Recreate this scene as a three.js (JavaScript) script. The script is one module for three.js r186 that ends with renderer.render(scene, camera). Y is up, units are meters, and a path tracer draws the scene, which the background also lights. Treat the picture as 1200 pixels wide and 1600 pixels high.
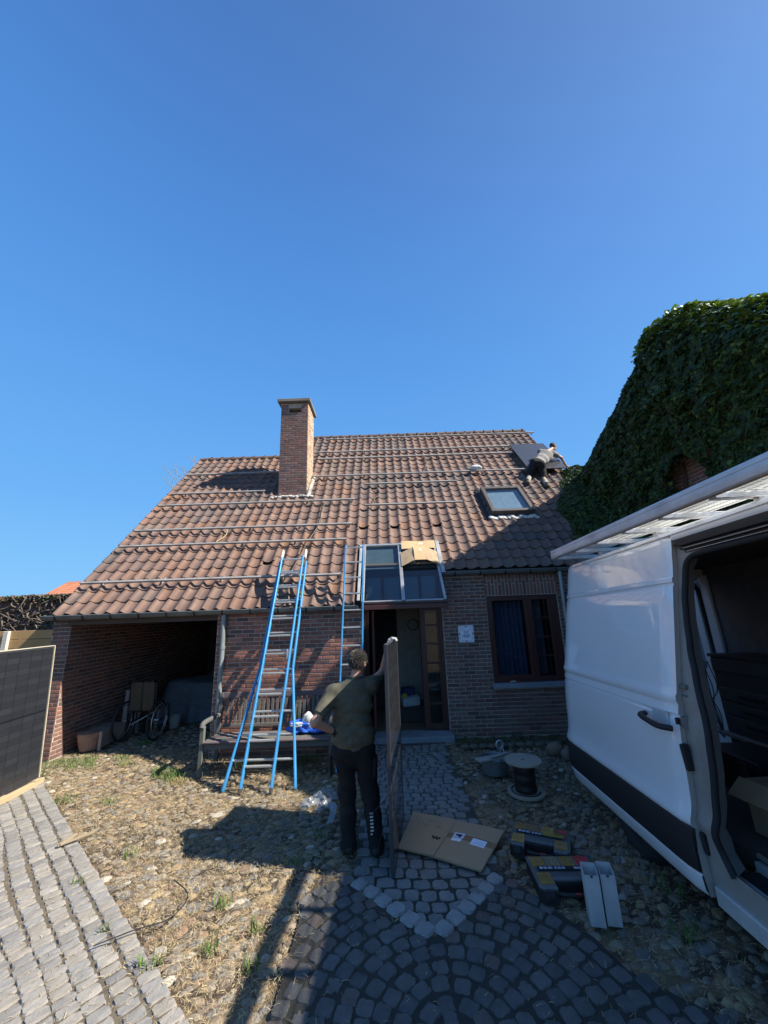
import * as THREE from 'three';
import { mergeGeometries, mergeVertices, toCreasedNormals } from 'three/addons/utils/BufferGeometryUtils.js';
import { RoundedBoxGeometry } from 'three/addons/geometries/RoundedBoxGeometry.js';

// ------------------------------------------------------------------ camera, sky, sun, exposure
const scene = new THREE.Scene();
const EXPOSURE = 2.15;
const renderer = new THREE.WebGLRenderer({ antialias: true });
renderer.toneMapping = THREE.LinearToneMapping;
renderer.toneMappingExposure = EXPOSURE;
renderer.shadowMap.enabled = true;
const EYE = new THREE.Vector3(0, 2.15, 0);
const camera = new THREE.PerspectiveCamera(106.26, 0.75, 0.1, 400);
camera.position.copy(EYE);
camera.rotation.order = 'YXZ';
camera.rotation.set(THREE.MathUtils.degToRad(14.5), 0, THREE.MathUtils.degToRad(-2.0));
const SUN = new THREE.Vector3(1.99, 1.9, 0.43).normalize();
{ // clear summer sky: deep blue overhead, paler towards the horizon and around the sun
  const W = 1024, H = 512, d = new Float32Array(W * H * 4), dir = new THREE.Vector3();
  const stops = [[-0.02, .30, .63, .99], [.08, .245, .575, .985], [.25, .165, .465, .94], [.55, .110, .345, .82], [.75, .084, .268, .70], [.92, .064, .192, .53], [1, .058, .17, .47]];
  for (let j = 0; j < H; j++) for (let i = 0; i < W; i++) {
    const el = ((j + .5) / H - .5) * Math.PI, az = ((i + .5) / W - .5) * 2 * Math.PI, o = (j * W + i) * 4;
    dir.set(Math.cos(el) * Math.cos(az), Math.sin(el), Math.cos(el) * Math.sin(az));
    let c;
    if (dir.y < -.02) c = [.17, .15, .13];
    else {
      let k = 0; while (k < stops.length - 2 && dir.y > stops[k + 1][0]) k++;
      const a = stops[k], b = stops[k + 1], t = Math.min(1, Math.max(0, (dir.y - a[0]) / (b[0] - a[0])));
      c = [1, 2, 3].map((n) => a[n] + (b[n] - a[n]) * t);
      const g = Math.max(0, dir.dot(SUN)), glow = .22 * g ** 3 + .9 * g ** 20;
      c = [c[0] + glow * .5, c[1] + glow * .5, c[2] + glow * .45];
    }
    for (let n = 0; n < 3; n++) d[o + n] = c[n] / EXPOSURE;
    d[o + 3] = 1;
  }
  const t = new THREE.DataTexture(d, W, H, THREE.RGBAFormat, THREE.FloatType);
  t.mapping = THREE.EquirectangularReflectionMapping; t.magFilter = t.minFilter = THREE.LinearFilter; t.wrapS = THREE.RepeatWrapping; t.needsUpdate = true;
  scene.background = t; scene.environment = t;
}
const sun = new THREE.DirectionalLight(new THREE.Color(1, .93, .82), 5);
sun.position.copy(SUN).multiplyScalar(40).add(new THREE.Vector3(0, 0, -7));
sun.target.position.set(0, 0, -7);
sun.castShadow = true;
Object.assign(sun.shadow.camera, { left: -20, right: 20, top: 20, bottom: -20, near: 1, far: 90 });
sun.shadow.mapSize.set(4096, 4096);
scene.add(sun, sun.target);

// ------------------------------------------------------------------ helpers
let seed = 12345;
const rnd = () => { seed = (seed + 0x6d2b79f5) | 0; let t = Math.imul(seed ^ (seed >>> 15), 1 | seed); t = (t + Math.imul(t ^ (t >>> 7), 61 | t)) ^ t; return ((t ^ (t >>> 14)) >>> 0) / 4294967296; };
const rr = (a, b) => a + (b - a) * rnd(), pick = (a) => a[Math.floor(rnd() * a.length)];
const V = (x, y, z) => new THREE.Vector3(x, y, z);
const clamp = (x, a = 0, b = 1) => Math.min(b, Math.max(a, x)), lerp = (a, b, t) => a + (b - a) * t;
const sstep = (a, b, x) => { const t = clamp((x - a) / (b - a)); return t * t * (3 - 2 * t); };
const hash = (x, y, z = 0) => { let h = Math.imul(x | 0, 374761393) ^ Math.imul(y | 0, 668265263) ^ Math.imul(z | 0, 2147483647 ^ 1274126177); h = Math.imul(h ^ (h >>> 13), 1274126177); return ((h ^ (h >>> 16)) >>> 0) / 4294967296; };
function vnoise(x, y, p = 0, s = 0) { // value noise, tileable with period p
  const xi = Math.floor(x), yi = Math.floor(y), fx = x - xi, fy = y - yi, u = fx * fx * (3 - 2 * fx), v = fy * fy * (3 - 2 * fy);
  const m = (n) => (p ? ((n % p) + p) % p : n);
  return lerp(lerp(hash(m(xi), m(yi), s), hash(m(xi + 1), m(yi), s), u), lerp(hash(m(xi), m(yi + 1), s), hash(m(xi + 1), m(yi + 1), s), u), v);
}
function fbm(x, y, p, oct = 4, s = 0) { let a = .5, t = 0, n = 0; for (let i = 0; i < oct; i++) { t += a * vnoise(x, y, p, s + i); n += a; x *= 2; y *= 2; p *= 2; a *= .55; } return t / n; }
const noise3 = (x, y, z) => (vnoise(x + z * .7, y - z * .3, 0, 3) + vnoise(y + 13.1, z + x * .4, 0, 4) + vnoise(z - 7.7, x + y * .5, 0, 5)) / 3;

function tex(size, fn, { srgb = false, w = 1, h = 1, aspect = 1 } = {}) {
  const sy = Math.round(size * aspect), d = new Uint8Array(size * sy * 4);
  for (let j = 0; j < sy; j++) for (let i = 0; i < size; i++) {
    let c = fn((i + .5) / size, (j + .5) / sy); if (typeof c === 'number') c = [c, c, c];
    const o = (j * size + i) * 4; for (let n = 0; n < 3; n++) d[o + n] = clamp(c[n]) * 255; d[o + 3] = c[3] === undefined ? 255 : c[3] * 255;
  }
  const t = new THREE.DataTexture(d, size, sy, THREE.RGBAFormat);
  t.wrapS = t.wrapT = THREE.RepeatWrapping; t.magFilter = THREE.LinearFilter; t.minFilter = THREE.LinearMipmapLinearFilter; t.generateMipmaps = true;
  if (srgb) t.colorSpace = THREE.SRGBColorSpace;
  t.repeat.set(1 / w, 1 / h); t.needsUpdate = true; return t;
}
function canvasTex(w, h, draw) {
  const c = document.createElement('canvas'); c.width = w; c.height = h; draw(c.getContext('2d'), w, h);
  const t = new THREE.CanvasTexture(c); t.colorSpace = THREE.SRGBColorSpace; t.needsUpdate = true; return t;
}
const T = {
  mottle: tex(512, (u, v) => .62 + .36 * fbm(u * 8, v * 8, 8, 5) + (hash(u * 512, v * 512, 9) > .93 ? .12 : 0), { w: .6, h: .6 }),
  grain: tex(512, (u, v) => fbm(u * 32, v * 32, 32, 4, 7), { w: .5, h: .5 }),
  pores: tex(512, (u, v) => { const f = fbm(u * 40, v * 40, 40, 3, 11); return f < .36 ? f * 1.4 : .7 + .3 * fbm(u * 90, v * 90, 90, 2, 2); }, { w: .4, h: .4 }),
  wood: tex(512, (u, v) => { const n = fbm(u * 3, v * 40, 1, 1) * 0 + fbm(u * 4, v * 64, 4, 4, 21); return .5 + .5 * n; }, { w: 1.2, h: .3 }),
  weather: tex(512, (u, v) => { const a = fbm(u * 5, v * 5, 5, 5, 31), b = fbm(u * 24, v * 24, 24, 3, 33); return [.55 + .5 * a + .12 * (b - .5), .55 + .47 * a + .16 * (b - .5), .53 + .46 * a + .14 * (b - .5)]; }, { w: 1.1, h: 1.1 }),
  cloth: tex(256, (u, v) => .5 + .22 * Math.sin(u * 256 * Math.PI) * Math.sin(v * 256 * Math.PI) + .3 * (fbm(u * 12, v * 12, 12, 3, 41) - .5), { w: .3, h: .3 }),
  folds: tex(512, (u, v) => fbm(u * 3 + .6 * fbm(u * 4, v * 4, 4, 2, 43), v * 6, 3, 3, 44), { w: .6, h: .6 }),
};
const lin = (c) => new THREE.Color().setRGB(c[0], c[1], c[2]);
function mat(c, rough = .85, o = {}) {
  const { metal = 0, map = T.mottle, bump = T.grain, bs = .0015, phys, ...rest } = o;
  const K = phys ? THREE.MeshPhysicalMaterial : THREE.MeshStandardMaterial;
  const p = { color: lin(c), roughness: rough, metalness: metal, side: THREE.DoubleSide, ...rest };
  if (map) p.map = map; if (bump) { p.bumpMap = bump; p.bumpScale = bs; }
  return new K(p);
}
const used = new Map();
function numbered(n) { const k = used.get(n) || 0; used.set(n, k + 1); return k ? `${n}_${String(k).padStart(3, '0')}` : n; }
function tag(o, label, category, group, kind) { if (label) o.userData.label = label; if (category) o.userData.category = category; if (group) o.userData.group = group; if (kind) o.userData.kind = kind; return o; }
function shade(o) { o.castShadow = o.receiveShadow = true; return o; }
function thing(name, label, category, group) { const o = new THREE.Group(); o.name = numbered(name); scene.add(o); return tag(o, label, category, group); }
function settle(o, x, y, z) { for (const c of o.children) { c.position.x -= x; c.position.y -= y; c.position.z -= z; } o.position.set(x, y, z); return o; } // the thing's own base point
function metreUV(g) {
  g = g.index ? g.toNonIndexed() : g; if (!g.attributes.normal) g.computeVertexNormals();
  const p = g.attributes.position, uv = new Float32Array(p.count * 2), a = V(), b = V(), c = V();
  for (let i = 0; i < p.count; i += 3) {
    a.fromBufferAttribute(p, i); b.fromBufferAttribute(p, i + 1).sub(a); c.fromBufferAttribute(p, i + 2).sub(a); b.cross(c);
    const x = Math.abs(b.x), y = Math.abs(b.y), z = Math.abs(b.z);
    for (let k = i; k < i + 3; k++) { const X = p.getX(k), Y = p.getY(k), Z = p.getZ(k); const q = x >= y && x >= z ? [Z, Y] : y >= z ? [X, Z] : [X, Y]; uv[2 * k] = q[0]; uv[2 * k + 1] = q[1]; }
  }
  g.setAttribute('uv', new THREE.BufferAttribute(uv, 2));
  for (const k of Object.keys(g.attributes)) if (!['position', 'normal', 'uv'].includes(k)) g.deleteAttribute(k);
  g.morphAttributes = {}; return g;
}
function chamfer(sx, sy, sz, b) { // chamfered box, 44 triangles, flat faces
  const hx = sx / 2, hy = sy / 2, hz = sz / 2, P = [], ax = [[0, 1, 2], [1, 2, 0], [2, 0, 1]], h = [hx, hy, hz];
  const v = (a) => P.push(...a), quad = (A, B, C, D) => { [A, B, C, A, C, D].forEach(v); };
  for (const [i, j, k] of ax) for (const s of [-1, 1]) {
    const f = (sj, sk, out) => { const r = []; r[i] = s * (out ? h[i] : h[i] - b); r[j] = sj * (h[j] - (out ? b : 0)); r[k] = sk * (h[k] - b); return r; };
    const q = [[-1, -1], [1, -1], [1, 1], [-1, 1]].map(([a, c]) => f(a, c, true)); if (s > 0) quad(...q); else quad(q[3], q[2], q[1], q[0]);
    for (const sj of [-1, 1]) { const e = [f(sj, -1, true), f(sj, 1, true), f(sj, 1, false), f(sj, -1, false)]; if (s * sj < 0) quad(...e); else quad(e[3], e[2], e[1], e[0]); }
  }
  for (const x of [-1, 1]) for (const y of [-1, 1]) for (const z of [-1, 1]) {
    const t = [[x * hx, y * (hy - b), z * (hz - b)], [x * (hx - b), y * hy, z * (hz - b)], [x * (hx - b), y * (hy - b), z * hz]]; (x * y * z > 0 ? t : t.reverse()).forEach(v);
  }
  const g = new THREE.BufferGeometry(); g.setAttribute('position', new THREE.Float32BufferAttribute(P, 3)); g.computeVertexNormals(); return g;
}
const M4 = (x, y, z, rx = 0, ry = 0, rz = 0, s = 1) => new THREE.Matrix4().compose(V(x, y, z), new THREE.Quaternion().setFromEuler(new THREE.Euler(rx, ry, rz, 'YXZ')), typeof s === 'number' ? V(s, s, s) : s);
class MB { // collects pieces and merges them into ONE named mesh
  constructor() { this.g = []; }
  add(g, m) { g = g.clone(); if (m) g.applyMatrix4(m); this.g.push(g); return this; }
  box(x, y, z, sx, sy, sz, rx = 0, ry = 0, rz = 0, b = .004) { return this.add(b > 0 && b < Math.min(sx, sy, sz) / 2 ? chamfer(sx, sy, sz, b) : new THREE.BoxGeometry(sx, sy, sz), M4(x, y, z, rx, ry, rz)); }
  span(x0, x1, y0, y1, z0, z1, b = 0) { return this.box((x0 + x1) / 2, (y0 + y1) / 2, (z0 + z1) / 2, Math.abs(x1 - x0), Math.abs(y1 - y0), Math.abs(z1 - z0), 0, 0, 0, b); }
  bar(a, b, w, t, bev = .004) { // rectangular bar from a to b; w across x, t across the other way
    const d = b.clone().sub(a), L = d.length(); d.normalize(); let x = V(1, 0, 0); if (Math.abs(d.x) > .95) x = V(0, 0, 1);
    const z = x.clone().cross(d).normalize(); x = d.clone().cross(z).normalize();
    const m = new THREE.Matrix4().makeBasis(x, d, z); m.setPosition(a.clone().add(b).multiplyScalar(.5));
    return this.add(chamfer(w, L, t, Math.min(bev, w * .3, t * .3)), m);
  }
  rod(a, b, r0, r1 = r0, n = 10) {
    const d = b.clone().sub(a), g = new THREE.CylinderGeometry(r1, r0, d.length(), n);
    return this.add(g, new THREE.Matrix4().compose(a.clone().add(b).multiplyScalar(.5), new THREE.Quaternion().setFromUnitVectors(V(0, 1, 0), d.clone().normalize()), V(1, 1, 1)));
  }
  tube(pts, r, n = 6, seg = pts.length * 5, closed = false) { return this.add(new THREE.TubeGeometry(new THREE.CatmullRomCurve3(pts, closed, 'catmullrom', .5), seg, r, n, closed)); }
  build(name, material, parent, { keepUV = false, smooth = 0, kind } = {}) {
    let gs = this.g.map((g) => { g = g.index ? g.toNonIndexed() : g; for (const k of Object.keys(g.attributes)) if (!['position', 'normal', 'uv'].includes(k)) g.deleteAttribute(k); if (!g.attributes.uv) g.setAttribute('uv', new THREE.BufferAttribute(new Float32Array(g.attributes.position.count * 2), 2)); if (!g.attributes.normal) g.computeVertexNormals(); return g; });
    let g = mergeGeometries(gs); if (!keepUV) g = metreUV(g); if (smooth) g = toCreasedNormals(g, smooth);
    const o = shade(new THREE.Mesh(g, material)); o.name = parent === scene ? numbered(name) : name; parent.add(o); if (kind) o.userData.kind = kind; return o;
  }
}
const one = (name, g, material, parent, m) => { const o = shade(new THREE.Mesh(g, material)); o.name = parent === scene ? numbered(name) : name; if (m) o.applyMatrix4(m); parent.add(o); return o; };
function grid(nu, nv, f, thick) { // surface from f(u, v) -> Vector3
  const P = [], U = [], I = [];
  for (let j = 0; j <= nv; j++) for (let i = 0; i <= nu; i++) { const p = f(i / nu, j / nv); P.push(p.x, p.y, p.z); U.push(i / nu, j / nv); }
  for (let j = 0; j < nv; j++) for (let i = 0; i < nu; i++) { const a = j * (nu + 1) + i, b = a + 1, c = a + nu + 1, d = c + 1; I.push(a, b, d, a, d, c); }
  const g = new THREE.BufferGeometry(); g.setAttribute('position', new THREE.Float32BufferAttribute(P, 3)); g.setAttribute('uv', new THREE.Float32BufferAttribute(U, 2)); g.setIndex(I); g.computeVertexNormals(); return g;
}
function lump(r, det, amp, freq, sq = V(1, 1, 1), s = 0) { // irregular stone-like lump
  let g = mergeVertices(new THREE.IcosahedronGeometry(1, det).deleteAttribute('uv').deleteAttribute('normal')); const p = g.attributes.position, a = V();
  for (let i = 0; i < p.count; i++) { a.fromBufferAttribute(p, i); const k = r * (1 + amp * (noise3(a.x * freq + s, a.y * freq + s * 1.7, a.z * freq - s) - .5) * 2); p.setXYZ(i, a.x * k * sq.x, a.y * k * sq.y, a.z * k * sq.z); }
  g.computeVertexNormals(); return g;
}
// alike pieces: the ones that show largest become meshes of their own, the others one instanced part
function scatter(name, restName, list, geos, tones, matOpts, most = 300) { // list: {m: world matrix, g, t, parent, inv}
  const e = EYE, p = V();
  for (const q of list) { p.setFromMatrixPosition(q.m); q.d = p.distanceTo(e) + (q.hide ? 100 : 0); }
  list.sort((a, b) => a.d - b.d);
  const mats = tones.map((c) => mat(c, matOpts.rough ?? .85, matOpts.o));
  const white = mat([1, 1, 1], matOpts.rough ?? .85, matOpts.o);
  const inv = new Map(), groups = new Map(), col = new THREE.Color();
  list.forEach((q, i) => {
    if (!inv.has(q.parent)) { q.parent.updateWorldMatrix(true, false); inv.set(q.parent, q.parent.matrixWorld.clone().invert()); }
    const m = inv.get(q.parent).clone().multiply(q.m);
    if (i < most) { const o = shade(new THREE.Mesh(geos[q.g], mats[q.t])); o.name = name; o.matrixAutoUpdate = true; m.decompose(o.position, o.quaternion, o.scale); q.parent.add(o); } else {
      const k = q.parent.uuid + q.g; if (!groups.has(k)) groups.set(k, { parent: q.parent, g: q.g, items: [] }); groups.get(k).items.push([m, q.t]);
    }
  });
  for (const { parent, g, items } of groups.values()) {
    const o = shade(new THREE.InstancedMesh(geos[g], white, items.length)); o.name = restName; o.userData.kind = 'stuff';
    items.forEach(([m, t], i) => { o.setMatrixAt(i, m); const k = rr(.88, 1.1); o.setColorAt(i, col.setRGB(tones[t][0] * k, tones[t][1] * k, tones[t][2] * k)); });
    parent.add(o);
  }
}
// ------------------------------------------------------------------ the house
const AL = THREE.MathUtils.degToRad(46), SA = Math.sin(AL), CA = Math.cos(AL), EY = 2.28, EZ = -6.80;
const roofPt = (x, s, h = 0) => V(x, EY + s * SA + h * CA, EZ - s * CA + h * SA);
const C = {
  mortar: mat([.46, .41, .35], .95, { map: T.weather, bump: T.pores, bs: .003 }),
  zinc: mat([.16, .18, .18], .5, { metal: .35, map: T.weather, bs: .0005 }), zincLight: mat([.33, .36, .37], .45, { metal: .4, map: T.weather, bs: .0005 }),
  black: mat([.015, .015, .017], .6), rubber: mat([.02, .02, .022], .8), dark: mat([.05, .045, .042], .9),
  alu: mat([.62, .62, .62], .38, { metal: .75, bs: .0003, map: T.weather }), aluDull: mat([.42, .41, .40], .5, { metal: .5, bs: .0004, map: T.weather }), steel: mat([.5, .5, .52], .3, { metal: .9, bs: .0002 }),
  brownWood: mat([.085, .026, .02], .45, { map: T.wood, bump: T.wood, bs: .0008 }), redWood: mat([.2, .055, .035], .5, { map: T.wood, bump: T.wood, bs: .0008 }),
  stone: mat([.24, .27, .31], .7, { map: T.weather, bs: .001 }), plaster: mat([.42, .39, .33], .9), floor: mat([.2, .13, .09], .6),
  greyMortar: mat([.62, .6, .56], .95, { map: T.weather, bump: T.pores, bs: .006 }),
  glass: new THREE.MeshPhysicalMaterial({ color: new THREE.Color(.8, .86, .86), roughness: .02, transmission: 1, thickness: 0, ior: 1.5, side: THREE.DoubleSide }),
  card: mat([.42, .305, .19], .85, { map: T.weather, bs: .0006 }), white: mat([.78, .78, .78], .6),
};
const house = thing('house', 'brick house with brown pantile roof, tall brick chimney and open carport', 'house');
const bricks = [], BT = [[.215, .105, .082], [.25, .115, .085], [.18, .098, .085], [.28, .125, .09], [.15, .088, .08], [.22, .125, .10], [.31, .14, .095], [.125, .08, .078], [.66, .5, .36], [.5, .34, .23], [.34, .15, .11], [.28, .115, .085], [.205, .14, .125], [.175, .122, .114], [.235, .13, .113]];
const brickGeos = [];
for (let k = 0; k < 5; k++) { // unit brick: face towards +z at z = 0, slightly uneven edges
  const b = .006, w = .2, h = .055, P = [], j = () => rr(-.0016, .0016), F = [[-w / 2 + b + j(), -h / 2 + b + j(), 0], [w / 2 - b + j(), -h / 2 + b + j(), 0], [w / 2 - b + j(), h / 2 - b + j(), 0], [-w / 2 + b + j(), h / 2 - b + j(), 0]];
  const S = [[-w / 2, -h / 2, -b], [w / 2, -h / 2, -b], [w / 2, h / 2, -b], [-w / 2, h / 2, -b]], Bk = S.map((p) => [p[0], p[1], -.03]), q = (a, c, d, e) => [a, c, d, a, d, e].forEach((p) => P.push(...p));
  q(...F); for (let i = 0; i < 4; i++) { const n = (i + 1) % 4; q(S[i], S[n], F[n], F[i]); q(Bk[i], Bk[n], S[n], S[i]); }
  let g = new THREE.BufferGeometry(); g.setAttribute('position', new THREE.Float32BufferAttribute(P, 3)); g.computeVertexNormals(); g = metreUV(g);
  const uv = g.attributes.uv, ou = rnd(), ov = rnd(); for (let i = 0; i < uv.count; i++) uv.setXY(i, uv.getX(i) + ou, uv.getY(i) + ov);
  brickGeos.push(g);
}
// bricks in running bond on a face: o = lower left corner of the face, u = direction along it, n = outward normal
function layBricks(parent, o, u, n, w, h, { holes = [], ch = .0665, bl = .212, mj = .011, hide = false, soldier = false, top = null, tones = null, proud = .008 } = {}) {
  const up = V(0, 1, 0), basis = new THREE.Matrix4().makeBasis(u, up, n), R = new THREE.Quaternion().setFromRotationMatrix(basis), spin = new THREE.Quaternion().setFromAxisAngle(V(0, 0, 1), Math.PI / 2);
  const rows = Math.floor(h / ch);
  for (let r = 0; r < rows; r++) {
    const yc = (r + .5) * ch; let iv = [[0, w]];
    for (const [a, b, c, d] of holes) if (yc > c - .02 && yc < d + .02) iv = iv.flatMap(([p, q]) => (b <= p || a >= q ? [[p, q]] : [[p, a], [b, q]].filter(([s, t]) => t - s > .03)));
    if (top) iv = iv.map(([p, q]) => [p, q]).filter(([p, q]) => q - p > .03 && top((p + q) / 2) > yc);
    for (const [p, q] of iv) {
      const off = (r % 2) * bl / 2 + (r % 5) * .004;
      for (let i = Math.floor((p - off) / bl) - 1; off + i * bl < q; i++) {
        const a = Math.max(p, off + i * bl), b = Math.min(q, off + (i + 1) * bl); if (b - a < .035) continue;
        const len = b - a - mj, x = (a + b) / 2;
        const c = o.clone().addScaledVector(u, x).addScaledVector(up, yc + rr(-.0012, .0012)).addScaledVector(n, proud + rr(-.0022, .0022));
        const t = tones ? pick(tones) : rnd() < .12 ? 6 : Math.floor(rr(0, 6.4));
        bricks.push({ m: new THREE.Matrix4().compose(c, R, V(len / .2, (ch - mj) / .055 * rr(.97, 1.02), 1)), g: Math.floor(rnd() * 5), t: t === 6 && rnd() < .5 ? 7 : t, parent, hide });
      }
    }
  }
}
function soldierCourse(parent, o, u, n, w, rowsN, hide) { // upright bricks above a window
  const up = V(0, 1, 0), R = new THREE.Quaternion().setFromRotationMatrix(new THREE.Matrix4().makeBasis(up, u.clone().negate(), n));
  for (let r = 0; r < rowsN; r++) for (let x = .033; x < w; x += .0665) {
    const off = (Math.round(x / .0665) % 2) * .075, y0 = r * .212 + (r ? off - .0 : 0), y1 = (r + 1) * .212 + (r === rowsN - 1 ? 0 : off); if (y1 - y0 < .04) continue;
    const c = o.clone().addScaledVector(u, x).addScaledVector(up, (y0 + y1) / 2).addScaledVector(n, .008 + rr(-.002, .002));
    bricks.push({ m: new THREE.Matrix4().compose(c, R, V((y1 - y0 - .011) / .2, 1, 1)), g: Math.floor(rnd() * 5), t: Math.floor(rr(0, 6)), parent, hide });
  }
}
const zl = -6.86, zr = -7.42, X1 = V(1, 0, 0), Z1 = V(0, 0, 1);
{ // front wall behind the bench, with its end beside the door
  const w = new MB().span(-2.93, -.45, -.1, 2.2, zl - .3, zl).span(-.75, -.45, -.1, 2.45, -7.60, zl - .3).build('wall', C.mortar, house);
  layBricks(w, V(-2.93, .0, zl), X1, Z1, 2.48, 2.2, { tones: [10, 11, 3, 1, 6, 10, 0, 11, 2] });  // redder, brighter tones boost the weak grazing sunlight on this wall
  layBricks(w, V(-.45, 0, zl), V(0, 0, -1), X1, .64, 2.45);
}
{ // front wall right of the door
  const w = new MB().span(1.02, 1.86, -.1, 2.8, zr - .25, zr).span(3.2, 5.0, -.1, 2.8, zr - .25, zr).span(1.86, 3.2, -.1, .8, zr - .25, zr).span(1.86, 3.2, 2.36, 2.8, zr - .25, zr).build('wall', C.mortar, house);
  layBricks(w, V(1.02, 0, zr), X1, Z1, 3.98, 2.79, { holes: [[.84, 2.18, .76, 2.85]], tones: [12, 13, 2, 4, 13, 12, 7, 0, 14] });
  layBricks(w, V(1.86, 0, zr), X1, Z1, 1.34, .77, { tones: [12, 13, 2, 4, 13, 12, 7, 14] });
  soldierCourse(w, V(1.84, 2.365, zr), X1, Z1, 1.38, 2);
}
{ // side wall of the carport: pier face towards the yard, inner face towards the carport
  const sh = new THREE.Shape([[-6.95, -.1], [-6.95, 2.26], [-11.35, 6.88], [-15.9, 2.3], [-15.9, -.1]].map(([z, y]) => new THREE.Vector2(z, y)));
  const g = new THREE.ExtrudeGeometry(sh, { depth: .3, bevelEnabled: false }); g.rotateY(-Math.PI / 2); g.translate(-5.54, 0, 0);
  const w = new MB().add(g).build('wall', C.mortar, house);
  layBricks(w, V(-5.84, 0, -6.95), X1, Z1, .3, 2.24);
  layBricks(w, V(-5.54, 0, -6.95), V(0, 0, -1), X1, 5.5, 2.17);
}
{ // carport back, divider, far gable, rear walls, closing wall under the higher ridge
  const w = new MB().span(-5.54, -2.65, -.1, 2.6, -14.3, -14).build('wall', C.mortar, house);
  layBricks(w, V(-5.54, 0, -14), X1, Z1, 2.6, 2.17, { hide: true });
  new MB().span(-2.93, -2.68, -.1, 2.5, -14, zl - .3).build('wall', C.mortar, house);
  const sh = new THREE.Shape([[-7.67, -.1], [-7.67, 3.0], [-12.5, 8.0], [-17.9, 2.6], [-17.9, -.1]].map(([z, y]) => new THREE.Vector2(z, y)));
  const g = new THREE.ExtrudeGeometry(sh, { depth: .25, bevelEnabled: false }); g.rotateY(-Math.PI / 2); g.translate(5.0, 0, 0); new MB().add(g).build('wall', C.mortar, house);
  new MB().span(-5.54, -2.4, -.1, 2.3, -15.9, -15.6).span(-2.4, 4.75, -.1, 2.7, -17.9, -17.6).build('wall', C.mortar, house);
  const s2 = new THREE.Shape([[-10.9, 6.5], [-12.5, 8.0], [-17.7, 2.7], [-15.9, 2.3], [-15.9, -.1], [-17.7, -.1], [-17.7, 2.6], [-15.8, 2.4], [-11.4, 6.7]].slice(0, 3).concat([[-16.0, 2.25]]).map(([z, y]) => new THREE.Vector2(z, y)));
  const g2 = new THREE.ExtrudeGeometry(s2, { depth: .2, bevelEnabled: false }); g2.rotateY(-Math.PI / 2); g2.translate(-2.2, 0, 0); new MB().add(g2).build('wall', C.mortar, house);
  new MB().span(-5.54, -2.93, 2.19, 2.25, -14, zl + .02).span(-5.54, -2.93, 2.1, 2.19, zl - .16, zl - .02).build('ceiling', mat([.1, .07, .055], .8, { map: T.wood, bump: T.wood }), house);
}
{ // hall behind the open door, and the room behind the curtain
  const w = new MB().span(-.7, 1.3, 2.2, 2.26, -10.2, -7.62).span(-.76, -.7, 0, 2.2, -10.2, -7.62).span(1.3, 1.36, 0, 2.26, -10.2, -7.62).build('inner_wall', C.plaster, house);
  new MB().span(.2, 1.3, 0, 2.2, -9.06, -9.0).span(-.7, 1.3, 0, 2.2, -10.26, -10.2).build('inner_wall', C.plaster, house);
  new MB().span(-.7, .2, .08, 2.2, -9.2, -9.17).build('hall_dark_panel', C.dark, house);  // dark panel stands in for the unlit hallway opening
  new MB().span(-.7, 1.3, -.05, .075, -10.2, -7.56).build('floor', C.floor, house);
  new MB().span(1.5, 1.55, .3, 2.7, -9.2, -7.7).span(4.7, 4.75, .3, 2.7, -9.2, -7.7).span(1.5, 4.75, .3, 2.7, -9.3, -9.2).span(1.5, 4.75, 2.7, 2.76, -9.3, -7.7).span(1.5, 4.75, .25, .3, -9.3, -7.7).build('inner_wall', C.dark, house);
}
// -------- roof
const roof = new MB();
const slab = (x0, x1, s0, s1) => roof.add(new THREE.BoxGeometry(x1 - x0, .09, s1 - s0), M4((x0 + x1) / 2, -.095, -(s0 + s1) / 2));
slab(-5.72, -2.4, .02, 6.6); slab(-2.4, -.45, .02, 8.22); slab(-.45, 1.04, 1.7, 8.22); slab(1.04, 5.02, .8, 8.22);
const roofMesh = roof.build('roof', mat([.028, .02, .016], .95), house);
roofMesh.position.set(0, EY, EZ); roofMesh.rotation.x = AL; roofMesh.updateMatrixWorld(true);
{ // rear slopes
  const b = new MB(), q = (x0, x1, y0, z0, y1, z1) => { const L = Math.hypot(y1 - y0, z1 - z0); b.add(new THREE.BoxGeometry(x1 - x0, .12, L), M4((x0 + x1) / 2, (y0 + y1) / 2, (z0 + z1) / 2, Math.atan2(y0 - y1, -(z1 - z0)) * -1)); };
  q(-5.74, -2.4, 6.98, -11.36, 2.2, -16.3); q(-2.4, 5.03, 8.14, -12.5, 2.5, -18.2);
  b.build('rear_roof', mat([.2, .11, .085], .9), house);
}
const TW = .2352, GA = .285, tiles = [], tileGeos = [];
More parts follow.
